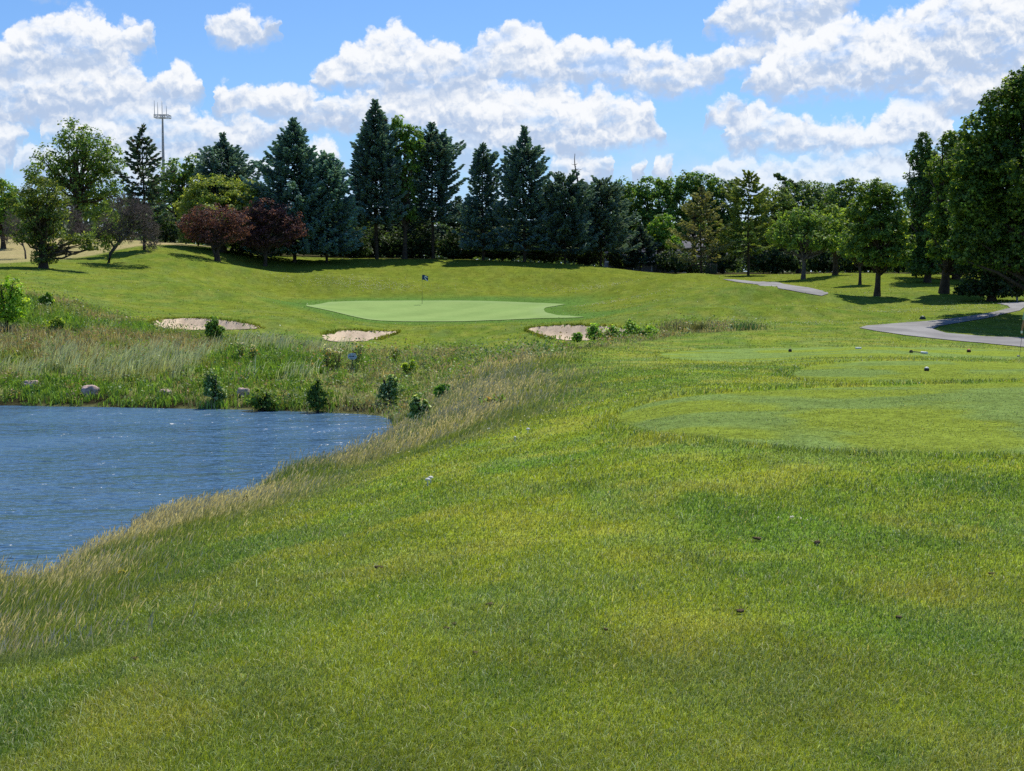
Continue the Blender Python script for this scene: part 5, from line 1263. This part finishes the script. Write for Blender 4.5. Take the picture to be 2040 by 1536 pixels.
U, Vv_ = sw.outputs[0], t.math('ADD', sw.outputs[1], t.math('MULTIPLY', t.math('SUBTRACT', p1, 0.50), 0.24))
Vv_ = t.math('ADD', Vv_, t.math('MULTIPLY', fine, -0.10))
Un = t.mr(U, -12, 12, 0, 1, False)
def curve(pts):
    nd = t.n('ShaderNodeFloatCurve'); c = nd.mapping.curves[0]
    P = [(0.0, 0.0)] + [(((x - CX) / 100 + 12) / 24, (HOR - y) / 100 / 6.5) for x, y in pts] + [(1.0, 0.0)]
    while len(c.points) < len(P): c.points.new(0.5, 0.5)
    for q, (a, b) in zip(c.points, P): q.location = (a, b)
    nd.mapping.use_clip = False; nd.mapping.update()
    for q in c.points: q.handle_type = 'AUTO_CLAMPED'
    nd.mapping.update()
    t.l(Un, nd.inputs['Value']); return t.math('MULTIPLY', nd.outputs[0], 6.5)
def bank(tops, bots):
    T = []; B = []
    for tp, bt in zip(tops, bots):
        T += [(tp[0][0] - 6, 640)] + tp + [(tp[-1][0] + 6, 640)]
        B += [(bt[0][0] - 6, 400)] + bt + [(bt[-1][0] + 6, 400)]
    return curve(T), curve(B)
BANKS = [
 # low haze-dimmed banks first
 ([[(-80,320),(-20,300),(20,305),(60,330)], [(70,318),(120,296),(190,300),(260,285),(330,300),(420,290),(500,300),(585,330)], [(870,268),(930,255),(1000,262),(1035,285)], [(1368,345),(1400,330),(1430,314),(1480,308),(1530,320),(1590,315),(1650,303),(1680,315),(1740,303),(1800,310),(1880,318),(2100,310)]],
  [[(-80,360),(-20,372),(60,345)], [(70,340),(190,370),(330,380),(500,370),(585,340)], [(870,300),(950,315),(1035,292)], [(1368,356),(1450,384),(1650,398),(1880,398),(2100,390)]], .75),
 ([[(-80,255),(0,250),(40,245),(85,258),(100,270)], [(118,250),(150,222),(170,209),(200,224),(250,216),(300,205),(350,204),(400,222),(450,236),(560,240),(598,262)], [(606,318),(615,290),(635,277),(655,275),(678,288),(692,318)], [(1088,335),(1108,312),(1150,302),(1200,310),(1222,332)], [(1252,332),(1262,318),(1276,318),(1287,334)], [(1296,322),(1312,309),(1330,312),(1347,330)], [(1430,255),(1445,235),(1470,225),(1498,211),(1520,211),(1545,224),(1560,234),(1600,240),(1660,238),(1700,241),(1730,230),(1758,205),(1800,197),(1830,214),(1850,225),(1866,248),(1872,272)]],
  [[(-80,318),(0,322),(60,318),(100,275)], [(118,290),(200,305),(300,300),(450,305),(598,268)], [(606,345),(650,352),(692,326)], [(1088,358),(1150,372),(1222,345)], [(1252,338),(1270,346),(1287,338)], [(1296,334),(1325,348),(1347,334)], [(1430,264),(1450,290),(1550,300),(1650,304),(1750,306),(1872,286)]], .95),
 ([[(-80,165),(40,166),(90,158),(150,140),(200,130),(260,130),(300,142),(322,166),(345,154),(385,142),(408,152),(422,176),(426,188)], [(432,205),(442,182),(462,170),(482,179),(520,178),(560,167),(590,172),(620,182),(660,196),(700,186),(745,188),(800,172),(860,172),(900,165),(960,150),(1000,160),(1050,176),(1100,165),(1150,186),(1200,180),(1240,195),(1285,195),(1300,225),(1322,255)], [(1392,229),(1420,211),(1450,195),(1470,205),(1484,217)], [(1752,188),(1800,172),(1850,165),(1950,165),(2100,160)]],
  [[(-80,238),(100,246),(200,232),(300,208),(345,200),(400,206),(426,190)], [(432,214),(460,234),(520,228),(600,243),(680,250),(745,246),(850,262),(960,275),(1050,304),(1150,304),(1250,284),(1322,260)], [(1392,234),(1440,237),(1484,222)], [(1752,192),(1800,202),(1840,226),(1880,230),(1950,216),(2100,222)]], 1.0),
 ([[(-80,82),(0,86),(40,96),(60,100),(75,76),(110,65),(140,61),(165,48),(205,40),(238,46),(256,68),(280,62),(300,60),(325,75),(340,98)], [(424,76),(440,58),(470,42),(498,30),(516,32),(530,52),(553,54),(572,63)], [(626,172),(640,140),(670,115),(700,92),(735,85),(750,74),(770,64),(800,55),(824,60),(838,78),(870,92),(900,89),(942,100),(955,75),(980,71),(1020,55),(1050,52),(1075,65),(1100,80),(1140,71),(1170,85),(1200,85),(1240,90),(1270,105),(1310,100),(1350,115),(1380,120),(1420,105),(1460,88),(1500,84),(1545,100)]],
  [[(-80,182),(0,180),(60,176),(150,158),(240,140),(300,120),(340,102)], [(424,79),(450,93),(475,96),(520,86),(545,73),(572,66)], [(626,174),(700,176),(760,180),(850,186),(950,170),(1010,152),(1050,160),(1150,166),(1250,177),(1320,187),(1400,172),(1450,144),(1500,122),(1545,106)]], 1.0),
 ([[(70,8),(100,-4),(150,-8),(178,2)], [(1388,61),(1408,45),(1428,20),(1460,-2),(1500,-24),(1700,-30)]], [[(70,12),(110,9),(178,4)], [(1388,64),(1430,72),(1500,80),(1560,82),(1620,62),(1660,32),(1690,0),(1700,-20)]], 1.0),
 ([[(1468,168),(1480,150),(1500,144),(1515,110),(1530,95),(1560,80),(1600,75),(1640,50),(1660,47),(1690,60),(1720,58),(1760,45),(1800,28),(1820,18),(1830,0),(1850,-24),(2100,-45)]], [[(1468,172),(1500,188),(1560,193),(1650,190),(1750,188),(1800,174),(1900,168),(2000,164),(2100,162)]], 1.0),
]
SKYS = 0.085
sk = t.n('ShaderNodeVectorMath', operation='MULTIPLY'); t.l(sky.outputs[0], sk.inputs[0]); sk.inputs[1].default_value = (SKYS * 0.76, SKYS * 1.07, SKYS * 1.52)
veil = t.mr(el, 0.13, 0.0, 0.0, 0.55)
col = t.mix(veil, sk.outputs[0], (0.32, 0.58, 0.95))
hz = t.math('MULTIPLY', t.mr(el, 0.105, 0.015, 0.0, 0.85), t.mr(t.math('ADD', broad_n, 0.5), 0.30, 0.66, 0.15, 1.0))
col = t.mix(hz, col, (0.70, 0.80, 0.95))
for tops, bots, op in BANKS:
    T, B = bank(tops, bots)
    a = t.math('ADD', t.math('SUBTRACT', T, Vv_), 0.05); b = t.math('ADD', t.math('SUBTRACT', Vv_, B), 0.16)
    th = t.math('MAXIMUM', t.math('SUBTRACT', T, B), 0.08)
    al = t.math('MULTIPLY', t.mr(a, -0.03, 0.14), t.mr(t.math('ADD', b, t.math('MULTIPLY', broad_n, 0.5)), -0.10, 0.30))
    al = t.math('MULTIPLY', al, t.math('MULTIPLY', t.mr(t.math('ADD', broad_n, 0.5), 0.28, 0.50, 0.66, 1.0), op))
    h_ = t.math('DIVIDE', a, th)                               # 0 at the crest, 1 at the base
    w = t.math('SUBTRACT', 0.955, t.math('MULTIPLY', h_, 0.80))
    w = t.math('ADD', w, t.math('MULTIPLY', relief, 0.70))
    w = t.math('ADD', w, t.math('MULTIPLY', broad_n, 0.95))
    w = t.math('ADD', w, t.math('MULTIPLY', fine, 0.28))
    w = t.mr(w, 0.05, 0.85)
    cc = t.mix(w, (0.47, 0.59, 0.80), (0.95, 0.97, 1.0))
    col = t.mix(al, col, cc)
bg = t.n('ShaderNodeBackground', inp={0: col, 1: 1.0}); ow = t.n('ShaderNodeOutputWorld'); t.l(bg.outputs[0], ow.inputs[0])
W.cycles.sampling_method = 'MANUAL'; W.cycles.sample_map_resolution = 512

sl = bpy.data.lights.new('sun', 'SUN'); sl.energy = 4.8; sl.angle = R(0.53); sl.color = (1.0, 0.955, 0.87)
so = bpy.data.objects.new('sun', sl); COL.objects.link(so); so.location = (0, 40, 80)
so.rotation_euler = Vector((math.sin(SUN_AZ) * math.cos(SUN_EL), math.cos(SUN_AZ) * math.cos(SUN_EL), math.sin(SUN_EL))).to_track_quat('Z', 'Y').to_euler()

cd = bpy.data.cameras.new('camera'); cam = bpy.data.objects.new('camera', cd); COL.objects.link(cam)
cam.location = (0, 0, EYE); cam.rotation_euler = (R(90) - PITCH, 0, 0)
cd.sensor_width = 36; cd.lens = 36 * FP / 2040; cd.clip_end = 8000; cd.clip_start = .1
scene.camera = cam
vs = scene.view_settings; vs.view_transform = 'Standard'; vs.look = 'None'; vs.exposure = 0.0; vs.gamma = 1.0; vs.use_curve_mapping = False
cy = scene.cycles; cy.max_bounces = 6; cy.diffuse_bounces = 4; cy.glossy_bounces = 2; cy.transmission_bounces = 3; cy.transparent_max_bounces = 4; cy.use_denoising = False
cy.caustics_reflective = False; cy.caustics_refractive = False; cy.sample_clamp_indirect = 4; cy.sample_clamp_direct = 2.0
print('scene built in %.1f s' % (time.time() - T0))
